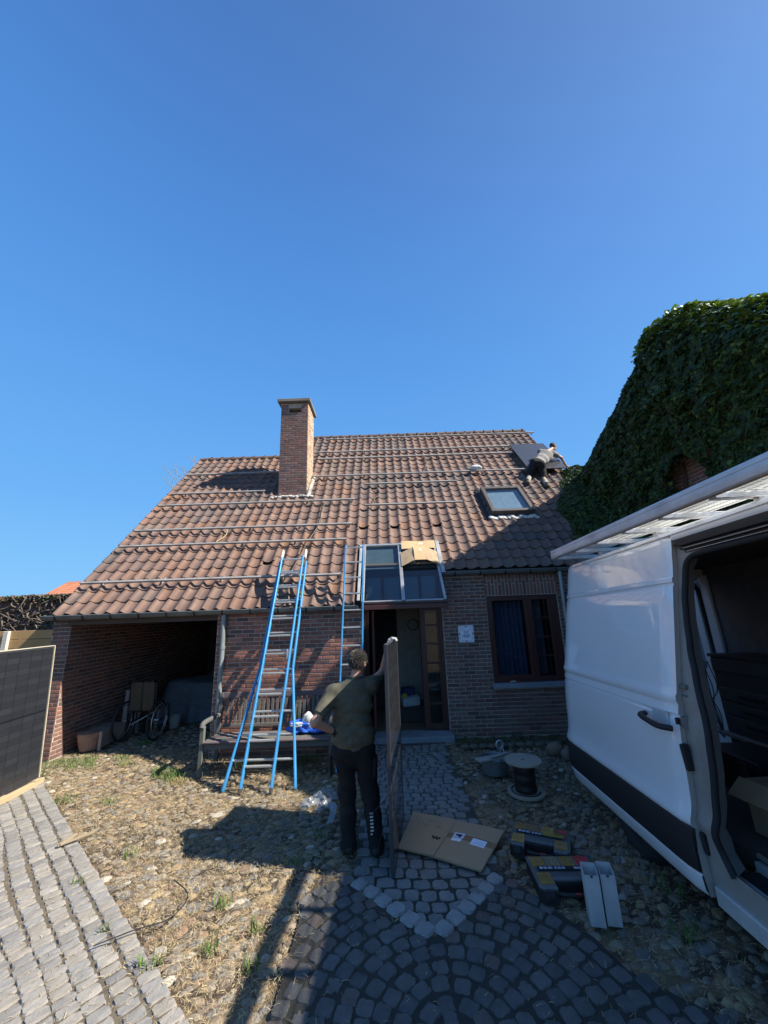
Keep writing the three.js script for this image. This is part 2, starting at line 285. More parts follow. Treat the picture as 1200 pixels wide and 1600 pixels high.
for (let k = 0; k < 4; k++) { // pantile: pan with a raised roll on its right edge, thick lower edge; lower end at z = 0
  const prof = [[-.06, .036], [.03, .042], [.11, .035], [.19, .014], [.30, .002], [.46, 0], [.62, .004], [.75, .016], [.86, .036], [.94, .050], [1.01, .053], [1.08, .045]];
  const P = [], U = [], th = .018, Ln = .36, nose = .006, q = (a, b, c, d) => [a, b, c, a, c, d].forEach((p) => { P.push(...p); U.push(p[0] + k * .31, p[2] + k * .17); });
  const A = prof.map(([u, h]) => [u * TW, h]), w = () => rr(-.0012, .0012);
  const nz = A.map(() => rr(-.003, .003));
  for (let i = 0; i < A.length - 1; i++) {
    const [xa, ha] = A[i], [xb, hb] = A[i + 1], za = nz[i], zb = nz[i + 1];
    q([xa, ha + .030, za], [xb, hb + .030, zb], [xb, hb + .030 + .0 - .006, -.14], [xa, ha + .030 - .006, -.14]);
    q([xa, ha + .024, -.14], [xb, hb + .024, -.14], [xb, hb + .006, -Ln], [xa, ha + .006, -Ln]);
    q([xa, ha + .030 - th, za - nose], [xb, hb + .030 - th, zb - nose], [xb, hb + .030, zb], [xa, ha + .030, za]);
    q([xb, hb + .030 - th, zb - nose], [xa, ha + .030 - th, za - nose], [xa, ha + .01 - th, -.2], [xb, hb + .01 - th, -.2]);
  }
  for (const e of [0, A.length - 1]) { const [x, h] = A[e]; q([x, h + .030 - th, -nose], [x, h + .030, 0], [x, h + .006, -Ln], [x, h + .006 - th, -Ln]); }
  let g = new THREE.BufferGeometry(); g.setAttribute('position', new THREE.Float32BufferAttribute(P, 3)); g.setAttribute('uv', new THREE.Float32BufferAttribute(U, 2)); g.computeVertexNormals();
  g = toCreasedNormals(g, .9); tileGeos.push(g);
}
const TT = [[.178, .112, .088], [.16, .10, .081], [.194, .124, .096], [.145, .10, .086], [.162, .114, .095], [.19, .11, .079], [.112, .089, .081], [.155, .099, .080], [.21, .114, .07]];
const hole = (x, s) => [[-.37, 2.4], [.32, 2.37], [1.24, 2.36], [-2.42, 1.22]].some(([a, b]) => Math.abs(x - a) < TW / 2 && Math.abs(s + .1 - b) < GA / 2);
for (let i = 0; i < 46; i++) {
  const x0 = -5.765 + i * TW, xc = x0 + TW / 2, top = xc < -2.4 ? 6.56 : 8.18, bot = xc < -.52 ? 0 : xc < 1.02 ? 1.71 : .8;
  const r0 = Math.ceil((bot - .06) / GA - 1e-6);
  for (let r = r0; r * GA < top - .1; r++) {
    let s = r * GA + rr(-.006, .006); if (bot > .7 && r === r0) s = Math.max(s, bot - .05);
    if (xc > 2.52 && xc < 3.46 && s > 2.45 && s < 3.72) continue;              // skylight
    if (xc > -2.72 && xc < -2.02 && s > 3.95 && s < 5.0) continue;             // chimney
    const h = hole(xc, s), up = h ? .12 : 0;
    const m = roofMesh.matrixWorld.clone().multiply(M4(x0 + rr(-.003, .003), -.045 + (h ? .012 : 0), -(s + up), rr(-.008, .008) + .0, rr(-.012, .012), rr(-.012, .012)));
    const n = fbm(xc * .7 + 40, s * .7 + 9, 0, 3, 71), t = rnd() < .07 ? pick([5, 8]) : n > .58 ? pick([3, 4, 6, 6, 1]) : n < .42 ? pick([2, 5, 7, 0]) : pick([0, 1, 2, 7, 4, 3]);
    tiles.push({ m, g: Math.floor(rnd() * 4), t, parent: roofMesh });
  }
}
scatter('roof_tile', 'roof_tiling', tiles, tileGeos, TT, { rough: .82, o: { map: T.weather, bump: T.pores, bs: .0012 } });
{ // ridge tiles with raised collars
  const mk = () => { const b = new MB(), half = (r, L, z) => { const g = new THREE.CylinderGeometry(r, r, L, 10, 1, true, -Math.PI * .62, Math.PI * 1.24); g.rotateZ(Math.PI / 2); g.rotateX(-Math.PI / 2); return b.add(g, M4(z, 0, 0)); }; half(.105, .36, 0); half(.128, .045, .165); return b; };
  const proto = mk(), mats = TT.slice(0, 5).map((c) => mat(c.map((x) => x * .8), .85, { map: T.weather, bump: T.pores }));
  let g = null;
  const put = (x, y, z) => { const o = g ? one('ridge_tile', g, pick(mats), roofMesh) : (() => { const m = proto.build('ridge_tile', mats[0], roofMesh); g = m.geometry; return m; })(); const p = roofMesh.worldToLocal(V(x, y, z)); o.position.copy(p); o.rotation.set(-AL + rr(-.03, .03), rr(-.02, .02), rr(-.015, .015)); };
  const a = roofPt(0, 8.22, .0), c = roofPt(0, 6.6, .0);
  for (let x = -2.26; x < 5.05; x += .338) put(x, a.y - .055, a.z - .03);
  for (let x = -5.6; x < -2.78; x += .338) put(x, c.y - .055, c.z - .03);
}
function gutter(x0, x1, y, z) {
  const pr = []; for (let i = 0; i <= 8; i++) { const a = Math.PI + Math.PI * i / 8; pr.push([Math.cos(a) * .066, Math.sin(a) * .072]); }
  const b = new MB(), P = [], n = pr.length, q = (A, B, Cc, D) => [A, B, Cc, A, Cc, D].forEach((p) => P.push(...p));
  for (let i = 0; i < n - 1; i++) { const [za, ya] = pr[i], [zb, yb] = pr[i + 1]; q([x0, y + ya, z + za], [x1, y + ya, z + za], [x1, y + yb, z + zb], [x0, y + yb, z + zb]); }
  let g = new THREE.BufferGeometry(); g.setAttribute('position', new THREE.Float32BufferAttribute(P, 3)); g.computeVertexNormals(); b.add(g);
  b.rod(V(x0, y + .004, z + .066), V(x1, y + .004, z + .066), .010, .010, 8);
  for (const x of [x0, x1]) { const c = new THREE.CircleGeometry(.068, 14, Math.PI, Math.PI); c.rotateY(Math.PI / 2); b.add(c, M4(x, y, z)); }
  const o = b.build('gutter', C.zinc, house, { smooth: .7 });
  for (let x = x0 + .24; x < x1; x += .475) { const k = new MB(); for (let i = 0; i < n - 1; i++) { const m = (c) => [Math.sign(c) * (Math.abs(c) + .004)], [za, ya] = pr[i].map((c) => c * 1.09), [zb, yb] = pr[i + 1].map((c) => c * 1.09); k.bar(V(x, y + ya, z + za), V(x, y + yb, z + zb), .028, .004, 0); } k.span(x - .014, x + .014, y + .012, y + .018, z - .07, z + .076); k.build('gutter_bracket', C.black, o); }
}
gutter(-5.9, -.5, 2.255, -6.775); gutter(1.05, 5.05, 2.825, -7.335);
{ // downpipes
  const p = new MB().tube([V(-2.80, 2.19, -6.79), V(-2.80, 1.9, -6.795), V(-2.80, 1.72, -6.80), V(-2.80, 1.55, -6.80), V(-2.80, .05, -6.80)], .042, 12, 30).rod(V(-2.80, 1.68, -6.80), V(-2.80, 1.63, -6.80), .049).rod(V(-2.80, .72, -6.80), V(-2.80, .67, -6.80), .049).build('downpipe', mat([.25, .29, .3], .5, { metal: .2, map: T.weather }), house, { smooth: .8 });
  new MB().rod(V(3.27, 2.77, -7.33), V(3.27, .05, -7.33), .04, .04, 14).rod(V(3.27, 1.5, -7.33), V(3.27, 1.45, -7.33), .046).build('downpipe', C.zincLight, house, { smooth: .8 });
}
{ // chimney
  const x0 = -2.76, x1 = -2.01, z0 = -9.62, z1 = -10.42;
  const c = new MB().span(x0, x1, 4.6, 7.58, z1, z0).span(x0, -2.55, 7.58, 7.86, z1, z0).span(-2.2, x1, 7.58, 7.86, z1, z0).span(-2.55, -2.2, 7.72, 7.86, z1, z0 - .002).span(-2.55, -2.2, 7.58, 7.72, z1, z0 - .3).build('chimney', C.mortar, house);
  const ct = [12, 0, 14, 2, 5, 13, 4];
  layBricks(c, V(x0, 4.95, z0), X1, Z1, .75, 2.91, { holes: [[.21, .56, 2.64, 2.9]], tones: ct, ch: .064, bl: .19 });
  layBricks(c, V(x1, 5.2, z0), V(0, 0, -1), X1, .8, 2.66, { tones: [8, 8, 8, 9], ch: .064, bl: .19 });  // sunlit side: its brightness is put into paler cream brick tones
  new MB().span(-2.52, -2.23, 7.60, 7.71, z0 - .28, z0 - .27).build('flue', C.black, c);
  new MB().span(x0 - .09, x1 + .07, 7.88, 7.97, z1 - .1, z0 + .1, .008).build('cap', mat([.2, .19, .17], .9, { map: T.weather, bump: T.pores, bs: .003 }), c);
  const f = new MB(); for (let x = x0 - .12; x < x1 + .12; x += .09) f.add(lump(.075, 2, .35, 2.2, V(1, .5, .8), x * 3), M4(0, 0, 0).setPosition(roofPt(x + rr(-.02, .02), 3.93 + rr(-.03, .03), .0)));
  for (let s = 3.9; s < 5.05; s += .09) { f.add(lump(.07, 2, .35, 2.2, V(.8, .6, 1), s * 3), M4(0, 0, 0).setPosition(roofPt(x1 + .05, s, .01))); }
  f.build('mortar_flashing', C.greyMortar, roofMesh).applyMatrix4(roofMesh.matrixWorld.clone().invert());
}
{ // skylight
  const b = new MB(), k = (x0, x1, s0, s1, h0, h1) => b.add(chamfer(x1 - x0, h1 - h0, s1 - s0, .006), M4((x0 + x1) / 2, (h0 + h1) / 2, -(s0 + s1) / 2));
  k(2.48, 2.57, 2.66, 3.84, -.05, .15); k(3.39, 3.48, 2.66, 3.84, -.05, .15); k(2.57, 3.39, 3.74, 3.84, -.05, .152); k(2.57, 3.39, 2.66, 2.75, -.05, .145);
  const s = b.build('skylight', mat([.12, .105, .095], .5, { metal: .3 }), roofMesh);
  one('pane', new THREE.BoxGeometry(.82, .012, .99), new THREE.MeshPhysicalMaterial({ color: new THREE.Color(.9, .95, .97), roughness: .02, transmission: 1, thickness: 0 }), s, M4(2.98, .118, -3.245));
  one('blind', new THREE.BoxGeometry(.82, .01, .99), mat([.16, .22, .27], .8, { bs: .0003 }), s, M4(2.98, .05, -3.245));
  b.g = []; k(2.36, 2.475, 2.6, 3.9, -.04, .02); k(3.485, 3.56, 2.6, 3.9, -.04, .02); k(2.4, 3.55, 3.85, 3.95, -.04, .04); b.build('flashing', C.black, s);
  const f = new MB(); for (let x = 2.46; x < 3.56; x += .07) f.add(lump(.062, 2, .14, 2.5, V(1.1, .45, 1.15), x * 5), M4(x, .0 + .018 * Math.cos((x + 5.765) / TW * 6.283), -2.6 + rr(-.012, .012)));
  f.build('lead_apron', mat([.66, .65, .62], .8, { map: T.weather, bump: T.pores, bs: .003 }), roofMesh);
}
{ // glazed porch roof over the door: continues the slope down to the left eave
  const fr = new MB(), k = (x0, x1, s0, s1, h0, h1) => fr.add(chamfer(x1 - x0, h1 - h0, s1 - s0, .004), M4((x0 + x1) / 2, (h0 + h1) / 2, -(s0 + s1) / 2));
  k(-.45, -.40, .02, 1.68, -.03, .05); k(.255, .315, .02, 1.68, -.03, .055); k(.985, 1.03, .02, 1.68, -.03, .05); k(-.40, .985, 1.62, 1.68, -.03, .048); k(-.40, .985, .02, .05, -.03, .03);
  const p = fr.build('porch_roof', mat([.5, .51, .52], .4, { metal: .6, map: T.weather, bs: .0003 }), roofMesh);
  const gl = new THREE.MeshPhysicalMaterial({ color: new THREE.Color(.6, .68, .72), roughness: .03, transmission: 1, thickness: 0, ior: 1.55 });
  one('pane', new THREE.BoxGeometry(.655, .008, 1.58), gl, p, M4(-.0725, .012, -.835)); one('pane', new THREE.BoxGeometry(.67, .008, 1.58), gl, p, M4(.65, .012, -.835));
  const l = new MB(); l.add(chamfer(.075, .018, 1.0, .004), M4(1.075, .052, -1.2)); l.add(chamfer(.05, .015, 1.62, .004), M4(-.50, .05, -.85)); l.build('lead_flashing', mat([.4, .43, .45], .6, { metal: .3, map: T.weather }), roofMesh);
  new MB().span(-.45, 1.04, 2.18, 2.255, -6.82, -6.75, .006).build('porch_beam', C.brownWood, house);
  // cheek at the open right side of the porch and the boarded wall above the door
  const tri = new THREE.Shape([[-6.82, 2.25], [-7.42, 2.82], [-7.42, 2.25]].map(([a, c]) => new THREE.Vector2(a, c))); const g = new THREE.ExtrudeGeometry(tri, { depth: .02, bevelEnabled: false }); g.rotateY(-Math.PI / 2); g.translate(1.035, 0, 0);
  new MB().add(g).build('porch_cheek', C.dark, house);
  new MB().span(-.45, 1.02, 2.83, 3.0, -7.6, -7.52).build('porch_board', mat([.1, .06, .065], .7, { map: T.wood, bump: T.wood }), house);
  const tr = new MB().span(-.45, 1.02, 2.3, 2.345, -7.6, -7.52).span(-.45, 1.02, 2.79, 2.83, -7.6, -7.52); for (const x of [-.42, -.08, .285, .64, .99]) tr.span(x - .03, x + .03, 2.345, 2.79, -7.6, -7.52); const tf = tr.build('transom_window', C.brownWood, house);
  for (const [a, c] of [[-.39, -.11], [-.05, .255], [.315, .61], [.67, .96]]) one('pane', new THREE.BoxGeometry(c - a, .445, .006), new THREE.MeshPhysicalMaterial({ color: new THREE.Color(.16, .2, .25), roughness: .03, clearcoat: 1 }), tf, M4((a + c) / 2, 2.567, -7.56));
  one('porch_soffit', new THREE.BoxGeometry(1.47, .02, .72), mat([.42, .42, .4], .8), house, M4(.285, 3.20, -7.74, AL));
  new MB().span(-.45, 1.02, 3.0, 3.05, -7.6, -7.50).build('porch_batten', mat([.34, .25, .17], .7, { map: T.wood, bump: T.wood }), house);
}
{ // entrance: frame, open leaf, glazed side light, step
  const d = new MB().span(-.45, 1.02, 2.2, 2.3, -7.62, -7.5, .004).span(-.45, -.36, .1, 2.2, -7.62, -7.5, .004).span(.96, 1.02, .1, 2.2, -7.6, -7.5, .004).build('door', C.brownWood, house);
  const leaf = new MB().box(-.33, 1.14, -7.98, .05, 2.06, .82, 0, .12, 0).build('door_leaf', C.redWood, d);
  const sl = new MB().span(.60, .70, .1, 2.2, -7.58, -7.52, .004).span(.92, .96, .1, 2.2, -7.58, -7.52, .004).span(.70, .92, .1, .2, -7.58, -7.52).span(.70, .92, 2.14, 2.2, -7.58, -7.52);
  for (const y of [1.87, 1.54, 1.2, .86, .52]) sl.span(.70, .92, y - .017, y + .017, -7.575, -7.525, .003);
  sl.build('side_light_frame', C.brownWood, d);
  const pg = C.glass;
  for (const [a, b] of [[.2, .503], [.537, .843], [.877, 1.183], [1.217, 1.523], [1.557, 1.853], [1.887, 2.14]]) one('pane', new THREE.BoxGeometry(.22, b - a, .006), pg, d, M4(.81, (a + b) / 2, -7.55));
  new MB().span(-.46, 1.06, -.03, .085, -7.6, -7.2, .008).build('door_step', C.stone, house);
  new MB().span(.62, 1.28, .08, 2.2, -7.95, -7.9).build('added_dark_board', mat([.05, .035, .03], .7), house);  // dark board added behind the side light to darken its panes
  const w = new MB().span(1.86, 3.2, .84, .93, -7.52, -7.45, .004).span(1.86, 3.2, 2.27, 2.36, -7.52, -7.45, .004).span(1.86, 1.95, .93, 2.27, -7.52, -7.45, .004).span(2.59, 2.71, .93, 2.27, -7.525, -7.44, .004).span(3.02, 3.2, .93, 2.27, -7.52, -7.45, .004).build('window', C.brownWood, house);
  const mu = new MB(); for (const y of [1.27, 1.6, 1.94]) mu.span(2.71, 3.02, y - .013, y + .013, -7.5, -7.47, .003); mu.span(1.95, 2.59, .93, .96, -7.50, -7.46, .003).span(1.95, 1.975, .96, 2.27, -7.50, -7.46).span(2.565, 2.59, .96, 2.27, -7.50, -7.46); mu.build('glazing_bar', C.brownWood, w);
  one('pane', new THREE.BoxGeometry(.64, 1.34, .006), C.glass, w, M4(2.27, 1.6, -7.485)); one('pane', new THREE.BoxGeometry(.31, 1.34, .006), C.glass, w, M4(2.865, 1.6, -7.485));
  one('curtain', grid(60, 2, (u, v) => V(2.02 + u * .56, .94 + v * 1.32, -7.6 + .025 * Math.sin(u * 42 + v) + .01 * Math.sin(u * 17))), mat([.1, .14, .27], .9, { map: T.cloth, bump: null }), w);
  one('curtain', grid(20, 2, (u, v) => V(2.74 + u * .17, .94 + v * 1.32, -7.6 + .022 * Math.sin(u * 14))), mat([.18, .2, .26], .9, { map: T.cloth, bump: null }), w);
  new MB().span(1.83, 3.22, .755, .838, -7.6, -7.36, .006).build('window_sill', C.stone, house);
}
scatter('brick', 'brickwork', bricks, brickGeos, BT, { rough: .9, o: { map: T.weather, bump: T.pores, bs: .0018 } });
settle(house, -.4, 0, -7.4);
{ // blue and white tile picture on the wall
  const t = thing('tile_plaque', 'square plaque of blue and white painted tiles on brick wall', 'plaque');
  const m = canvasTex(256, 256, (c) => {
    c.fillStyle = '#dfe3ea'; c.fillRect(0, 0, 256, 256); c.strokeStyle = '#5d6c93'; c.lineWidth = 3; c.strokeRect(30, 30, 196, 196); c.fillStyle = '#51628f';
    for (let i = 0; i < 8; i++) for (const [x, y] of [[16 + i * 32, 15], [16 + i * 32, 241], [15, 16 + i * 32], [241, 16 + i * 32]]) { c.beginPath(); c.arc(x, y, 7, 0, 7); c.lineWidth = 2; c.stroke(); c.beginPath(); c.arc(x, y, 2.5, 0, 7); c.fill(); }
    c.fillStyle = '#27345c'; for (const [x, y] of [[128, 16], [128, 240], [16, 128], [240, 128]]) { c.beginPath(); c.arc(x, y, 10, 0, 7); c.fill(); }
    c.fillStyle = '#44568a'; seed = 77; for (const sx of [-1, 1]) for (let i = 0; i < 60; i++) { const a = i * .5, r = 20 + i * 1.1, x = 128 + sx * Math.abs(Math.cos(a)) * r, y = 128 + Math.sin(a * .7) * r; c.globalAlpha = .35 + .5 * hash(i, 3); c.beginPath(); c.arc(x, y, 2 + 5 * hash(i, 5), 0, 7); c.fill(); }
    c.globalAlpha = 1; c.beginPath(); c.arc(128, 74, 17, 0, 7); c.stroke(); c.fillRect(96, 160, 64, 12); c.beginPath(); c.moveTo(92, 150); c.lineTo(128, 96); c.lineTo(164, 150); c.stroke();
  });
  const tiles4 = new THREE.MeshPhysicalMaterial({ map: m, roughness: .25, clearcoat: .6 });
  for (let i = 0; i < 2; i++) for (let j = 0; j < 2; j++) { const g = new THREE.BoxGeometry(.139, .146, .012), uv = g.attributes.uv; for (let k = 0; k < uv.count; k++) uv.setXY(k, (uv.getX(k) + i) / 2, (uv.getY(k) + j) / 2); one('tile', g, tiles4, t, M4(1.43 + (i - .5) * .1405, 1.70 + (j - .5) * .1475, -7.402)); }
  settle(t, 1.43, 1.55, -7.41);
}
// ------------------------------------------------------------------ ground and paving
const gh = (x, z) => .005 * (fbm(x * .8 + 50, z * .8 + 50, 0, 3, 61) - .5) * 2;
const lineB = (x, z) => (x + 1.15) * -.669 + (z + 2.73) * .743, lineA = (x, z) => (x + 1.15) * .743 + (z + 2.73) * .669; // left paving: b > 0 inside
const inPoly = (P, x, z) => { let c = false; for (let i = 0, j = P.length - 1; i < P.length; j = i++) { const [xi, zi] = P[i], [xj, zj] = P[j]; if ((zi > z) !== (zj > z) && x < ((xj - xi) * (z - zi)) / (zj - zi) + xi) c = !c; } return c; };
const plaza = [[-.72, -3.62], [-.5, -3.85], [-.38, -3.9], [.88, -3.9], [1.12, -3.48], [1.3, -3.2], [1.38, -2.95], [1.6, -2.75], [2.0, -2.45], [2.4, -1.9], [2.4, -1.2], [-.72, -1.2]];
const inPath = (x, z, e = 0) => x > -.37 - e && x < .88 + e && z > -7.19 && (z < -3.82 || Math.abs(x - .25) < (-3.22 - z) / .6 * .63 + e);
const inPlaza = (x, z, e = 0) => inPoly(plaza, x, z) && !inPath(x, z, e);
const inLeft = (x, z) => lineB(x, z) > 0 && x < -.74 && x > -6.5;
const earthTex = tex(1024, (u, v) => {
  const a = fbm(u * 10, v * 10, 10, 5, 81), b = fbm(u * 40, v * 40, 40, 3, 83), s = Math.abs(fbm(u * 18 + 2 * a, v * 60, 18, 2, 85) - .5);
  const k = sstep(.42, .6, a), straw = s < .03 ? .5 : 0; const c = [lerp(.28, .44, k), lerp(.235, .375, k), lerp(.19, .285, k)]; return c.map((x, i) => x * (.75 + .5 * b) + straw * [.16, .12, .05][i]);
}, { srgb: true, w: 2.3, h: 2.3 });
const earthMat = mat([1, 1, 1], .97, { map: earthTex, bump: T.pores, bs: .006 });
{ // one sheet to the horizon, finer near the house
  const xs = [-300, -120, -50, -22, -14, -9], zs = [-300, -120, -50, -24, -14]; for (let x = -6.4; x < 6.4; x += .16) xs.push(x); for (let z = -12; z < 2; z += .16) zs.push(z); xs.push(9, 16, 40, 120, 300); zs.push(6, 16, 40, 120, 300);
  const P = [], U = [], I = [];
  for (const z of zs) for (const x of xs) { P.push(x, Math.abs(x) < 6.5 && z > -12.1 && z < 2 ? gh(x, z) - .022 : -.022, z); U.push(x, z); }
  for (let j = 0; j < zs.length - 1; j++) for (let i = 0; i < xs.length - 1; i++) { const a = j * xs.length + i, b = a + 1, c = a + xs.length, d = c + 1; I.push(a, c, b, b, c, d); }
  const g = new THREE.BufferGeometry(); g.setAttribute('position', new THREE.Float32BufferAttribute(P, 3)); g.setAttribute('uv', new THREE.Float32BufferAttribute(U, 2)); g.setIndex(I); g.computeVertexNormals();
  var ground = one('ground', g, earthMat, scene); tag(ground, 'bare earth yard with embedded rounded field stones and straw', 'ground', null, 'structure');
}
// setts: irregular, slightly domed blocks about 1 m wide before scaling
const settGeos = [];
for (let k = 0; k < 6; k++) {
  const n = 16, P = [], K = .14, ring = (r, y, j) => Array.from({ length: n }, (_, i) => { const a = i / n * 6.2832 + .26, q = 1 / Math.pow(Math.pow(Math.abs(Math.cos(a)), 8) + Math.pow(Math.abs(Math.sin(a)), 8), 1 / 8); const w = 1 + (hash(i, k, 5) - .5) * .10; return [Math.cos(a) * q * r * w * .5 * K, y + (hash(i, k, j) - .5) * .007, Math.sin(a) * q * r * w * .5 * K]; });
  const A = ring(1, -.05, 1), B = ring(.985, .002, 2), D = ring(.87, .017, 3), top = [0, .020 + rr(-.002, .003), 0];
  const t = (a, b, c) => P.push(...a, ...b, ...c);
  for (let i = 0; i < n; i++) { const m = (i + 1) % n; t(A[i], B[i], A[m]); t(A[m], B[i], B[m]); t(B[i], D[i], B[m]); t(B[m], D[i], D[m]); t(D[i], top, D[m]); }
  let g = new THREE.BufferGeometry(); g.setAttribute('position', new THREE.Float32BufferAttribute(P, 3)); g.computeVertexNormals(); g = toCreasedNormals(g, .35);
  const uv = []; for (let i = 0; i < P.length; i += 3) uv.push(P[i] + k * .37, P[i + 2] + P[i + 1] + k * .21); g.setAttribute('uv', new THREE.Float32BufferAttribute(uv, 2)); settGeos.push(g);
}
const settMap = tex(512, (u, v) => .5 + .42 * fbm(u * 6, v * 6, 6, 5, 91) + (hash(u * 512, v * 512, 19) - .5) * .5, { w: .5, h: .5 });
const settBump = tex(512, (u, v) => .6 * fbm(u * 48, v * 48, 48, 3, 93) + .4 * fbm(u * 10, v * 10, 10, 2, 95), { w: .42, h: .42 });
const settMat = { rough: .85, o: { map: settMap, bump: settBump, bs: .004 } };
const sett = (list, parent, x, z, ang, w, d, t, lift = 0) => { const s = V(w / .14, rr(.9, 1.15), d / .14); const m = new THREE.Matrix4().compose(V(x, gh(x, z) - .012 + lift + rr(-.003, .003), z), new THREE.Quaternion().setFromEuler(new THREE.Euler(rr(-.03, .03), ang + rr(-.06, .06), rr(-.03, .03))), s); list.push({ m, g: Math.floor(rnd() * 6), t, parent }); };
function bed(name, poly, c, label) { const sh = new THREE.Shape(poly.map(([x, z]) => new THREE.Vector2(x, -z))); const g = new THREE.ShapeGeometry(sh); g.rotateX(-Math.PI / 2); g.translate(0, -.001, 0); const o = one(name, metreUV(g), c, scene); tag(o, label, name, null, 'structure'); return o; }
const jointMat = mat([.085, .078, .065], .97, { map: T.weather, bump: T.pores, bs: .005 });
{ // path from the door to a point in the yard
  const p = bed('path', [[-.37, -7.19], [.88, -7.19], [.88, -3.84], [.25, -3.2], [-.37, -3.84]], jointMat, 'grey sett path leading straight to the front door, ending in a point'), L = [];
  for (let z = -7.12, r = 0; z < -3.2; r++) {
    const d = z < -5 ? rr(.098, .115) : rr(.112, .135); let x = -.37 + (r % 2) * .05;
    while (x < .85) { const w = rr(.115, .165), c = x + w / 2, zz = z + d / 2 + .05 * Math.sin(c * 3.2 + .4) ; if (inPath(c, zz, -.035)) sett(L, p, c, zz, 0, w - .009, d - .009, Math.floor(rr(0, 5))); x += w; }
    z += d;
  }
  for (const s of [-1, 1]) for (let i = 0; i < 6; i++) { const t = (i + .5) / 6.2, x = .25 + s * .6 * (1 - t), z = -3.84 + .6 * t; sett(L, p, x, z, s * Math.PI / 4, .125, .125, 5, .006); }
  scatter('sett', 'setts', L, settGeos, [[.275, .272, .262], [.24, .238, .232], [.305, .30, .288], [.255, .25, .24], [.285, .272, .255], [.37, .37, .36]], settMat, 280);
}
{ // dark setts laid in rings around the yard's middle
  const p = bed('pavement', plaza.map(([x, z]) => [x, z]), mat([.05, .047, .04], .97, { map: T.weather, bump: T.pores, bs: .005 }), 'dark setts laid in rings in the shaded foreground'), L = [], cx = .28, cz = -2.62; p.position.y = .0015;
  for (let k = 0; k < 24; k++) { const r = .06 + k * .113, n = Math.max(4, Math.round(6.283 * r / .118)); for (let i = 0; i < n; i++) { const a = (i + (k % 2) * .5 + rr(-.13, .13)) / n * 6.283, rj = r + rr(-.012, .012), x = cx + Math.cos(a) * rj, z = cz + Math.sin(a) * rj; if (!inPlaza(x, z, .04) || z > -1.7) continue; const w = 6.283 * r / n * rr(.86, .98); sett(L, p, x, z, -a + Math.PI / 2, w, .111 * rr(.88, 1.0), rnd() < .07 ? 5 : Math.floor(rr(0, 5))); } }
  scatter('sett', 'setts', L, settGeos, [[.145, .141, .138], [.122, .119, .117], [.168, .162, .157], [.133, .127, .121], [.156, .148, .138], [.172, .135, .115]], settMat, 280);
}
{ // pale granite setts on the left, in courses along the edge
  const P = [[-.74, -2.3], [-.74, -1.2], [-6.5, -1.2], [-6.5, -7.0], [-5.6, -6.74]];
  const p = bed('pavement', P, mat([.13, .108, .078], .97, { map: T.weather, bump: T.pores, bs: .005 }), 'pale granite setts in sunlight at the lower left'), L = [];
  const tx = .743, tz = .669, nx = -.669, nz = .743;
  for (let r = 0; r < 27; r++) {
    let a = -6.2 + (r % 2) * .06;
    while (a < 1.6) { const w = rr(.078, .108), c = a + w / 2, wob = r < 3 ? 0 : .16 * Math.sin(c * 2.1 + r * .05) * Math.min(1, (r - 2) / 9), b = .068 + r * .131 + wob + rr(-.006, .006), x = -1.15 + c * tx + b * nx, z = -2.73 + c * tz + b * nz; if (x < -.8 && x > -6.4 && z < -1.6) { const sl = r < 3 ? 0 : Math.atan(.33 * Math.cos(c * 2.1 + r * .05) * Math.min(1, (r - 2) / 9)); sett(L, p, x, z, -Math.atan2(tz, tx) - sl, w - .014, .127 * rr(.91, 1.0), rnd() < .1 ? 5 : Math.floor(rr(0, 5)), .004); } a += w; }
  }
  scatter('sett', 'setts', L, settGeos, [[.31, .29, .262], [.27, .258, .24], [.35, .325, .29], [.29, .28, .265], [.335, .305, .262], [.235, .225, .215]], settMat, 280);
}
{ // rounded field stones pressed into the earth between the paved parts
  const geos = [0, 1, 2, 3, 4].map((s) => { const g = lump(1, 1, .42, 1.5, V(1, 1, 1), s * 9.7); const p = g.attributes.position, uv = []; for (let i = 0; i < p.count; i++) uv.push(p.getX(i) * .06 + s * .3, p.getZ(i) * .06 + p.getY(i) * .05); g.setAttribute('uv', new THREE.Float32BufferAttribute(uv, 2)); return g; });
  const L = [], tones = [[.33, .25, .165], [.27, .235, .19], [.22, .165, .12], [.36, .30, .22], [.30, .195, .125], [.235, .215, .19], [.42, .31, .17], [.6, .55, .46]];
  const pw = [0, 0, 1, 1, 2, 2, 3, 3, 4, 5, 5, 6];
  const cell = .08;
  for (let x = -5.5; x < 3.6; x += cell) for (let z = -11; z < -2.1; z += cell) {
    const px = x + rr(0, cell), pz = z + rr(0, cell); if (z < -6.8 && !(x < -2.95 && x > -5.5)) { if (z < -7.3 || x < -5.5 || (x > -3 && x < -.4) || (x > 1 && z < -6.85)) continue; } if (x > 2.3 && z > -5.6) { if (rnd() < .3) continue; }
    if (inPath(px, pz, .03) || inPoly(plaza, px, pz) || inLeft(px, pz)) continue; if (rnd() < .1) continue;
    const big = pz > -4.4 ? 1.18 : 1, a = rr(.027, .054) * big * (rnd() < .07 ? 1.35 : 1), b = a * rr(.45, .75), h = rr(.018, .030), ang = .45 + rr(-.55, .55);
    const m = new THREE.Matrix4().compose(V(px, gh(px, pz) - .027 + rr(-.007, .004), pz), new THREE.Quaternion().setFromEuler(new THREE.Euler(rr(-.15, .15), ang, rr(-.15, .15))), V(a, h, b));
    L.push({ m, g: Math.floor(rnd() * 5), t: rnd() < .035 ? 7 : pick(pw), parent: ground });
  }
  scatter('field_stone', 'field_stones', L, geos, tones, { rough: .85, o: { map: settMap, bump: T.pores, bs: .003 } }, 300);
}
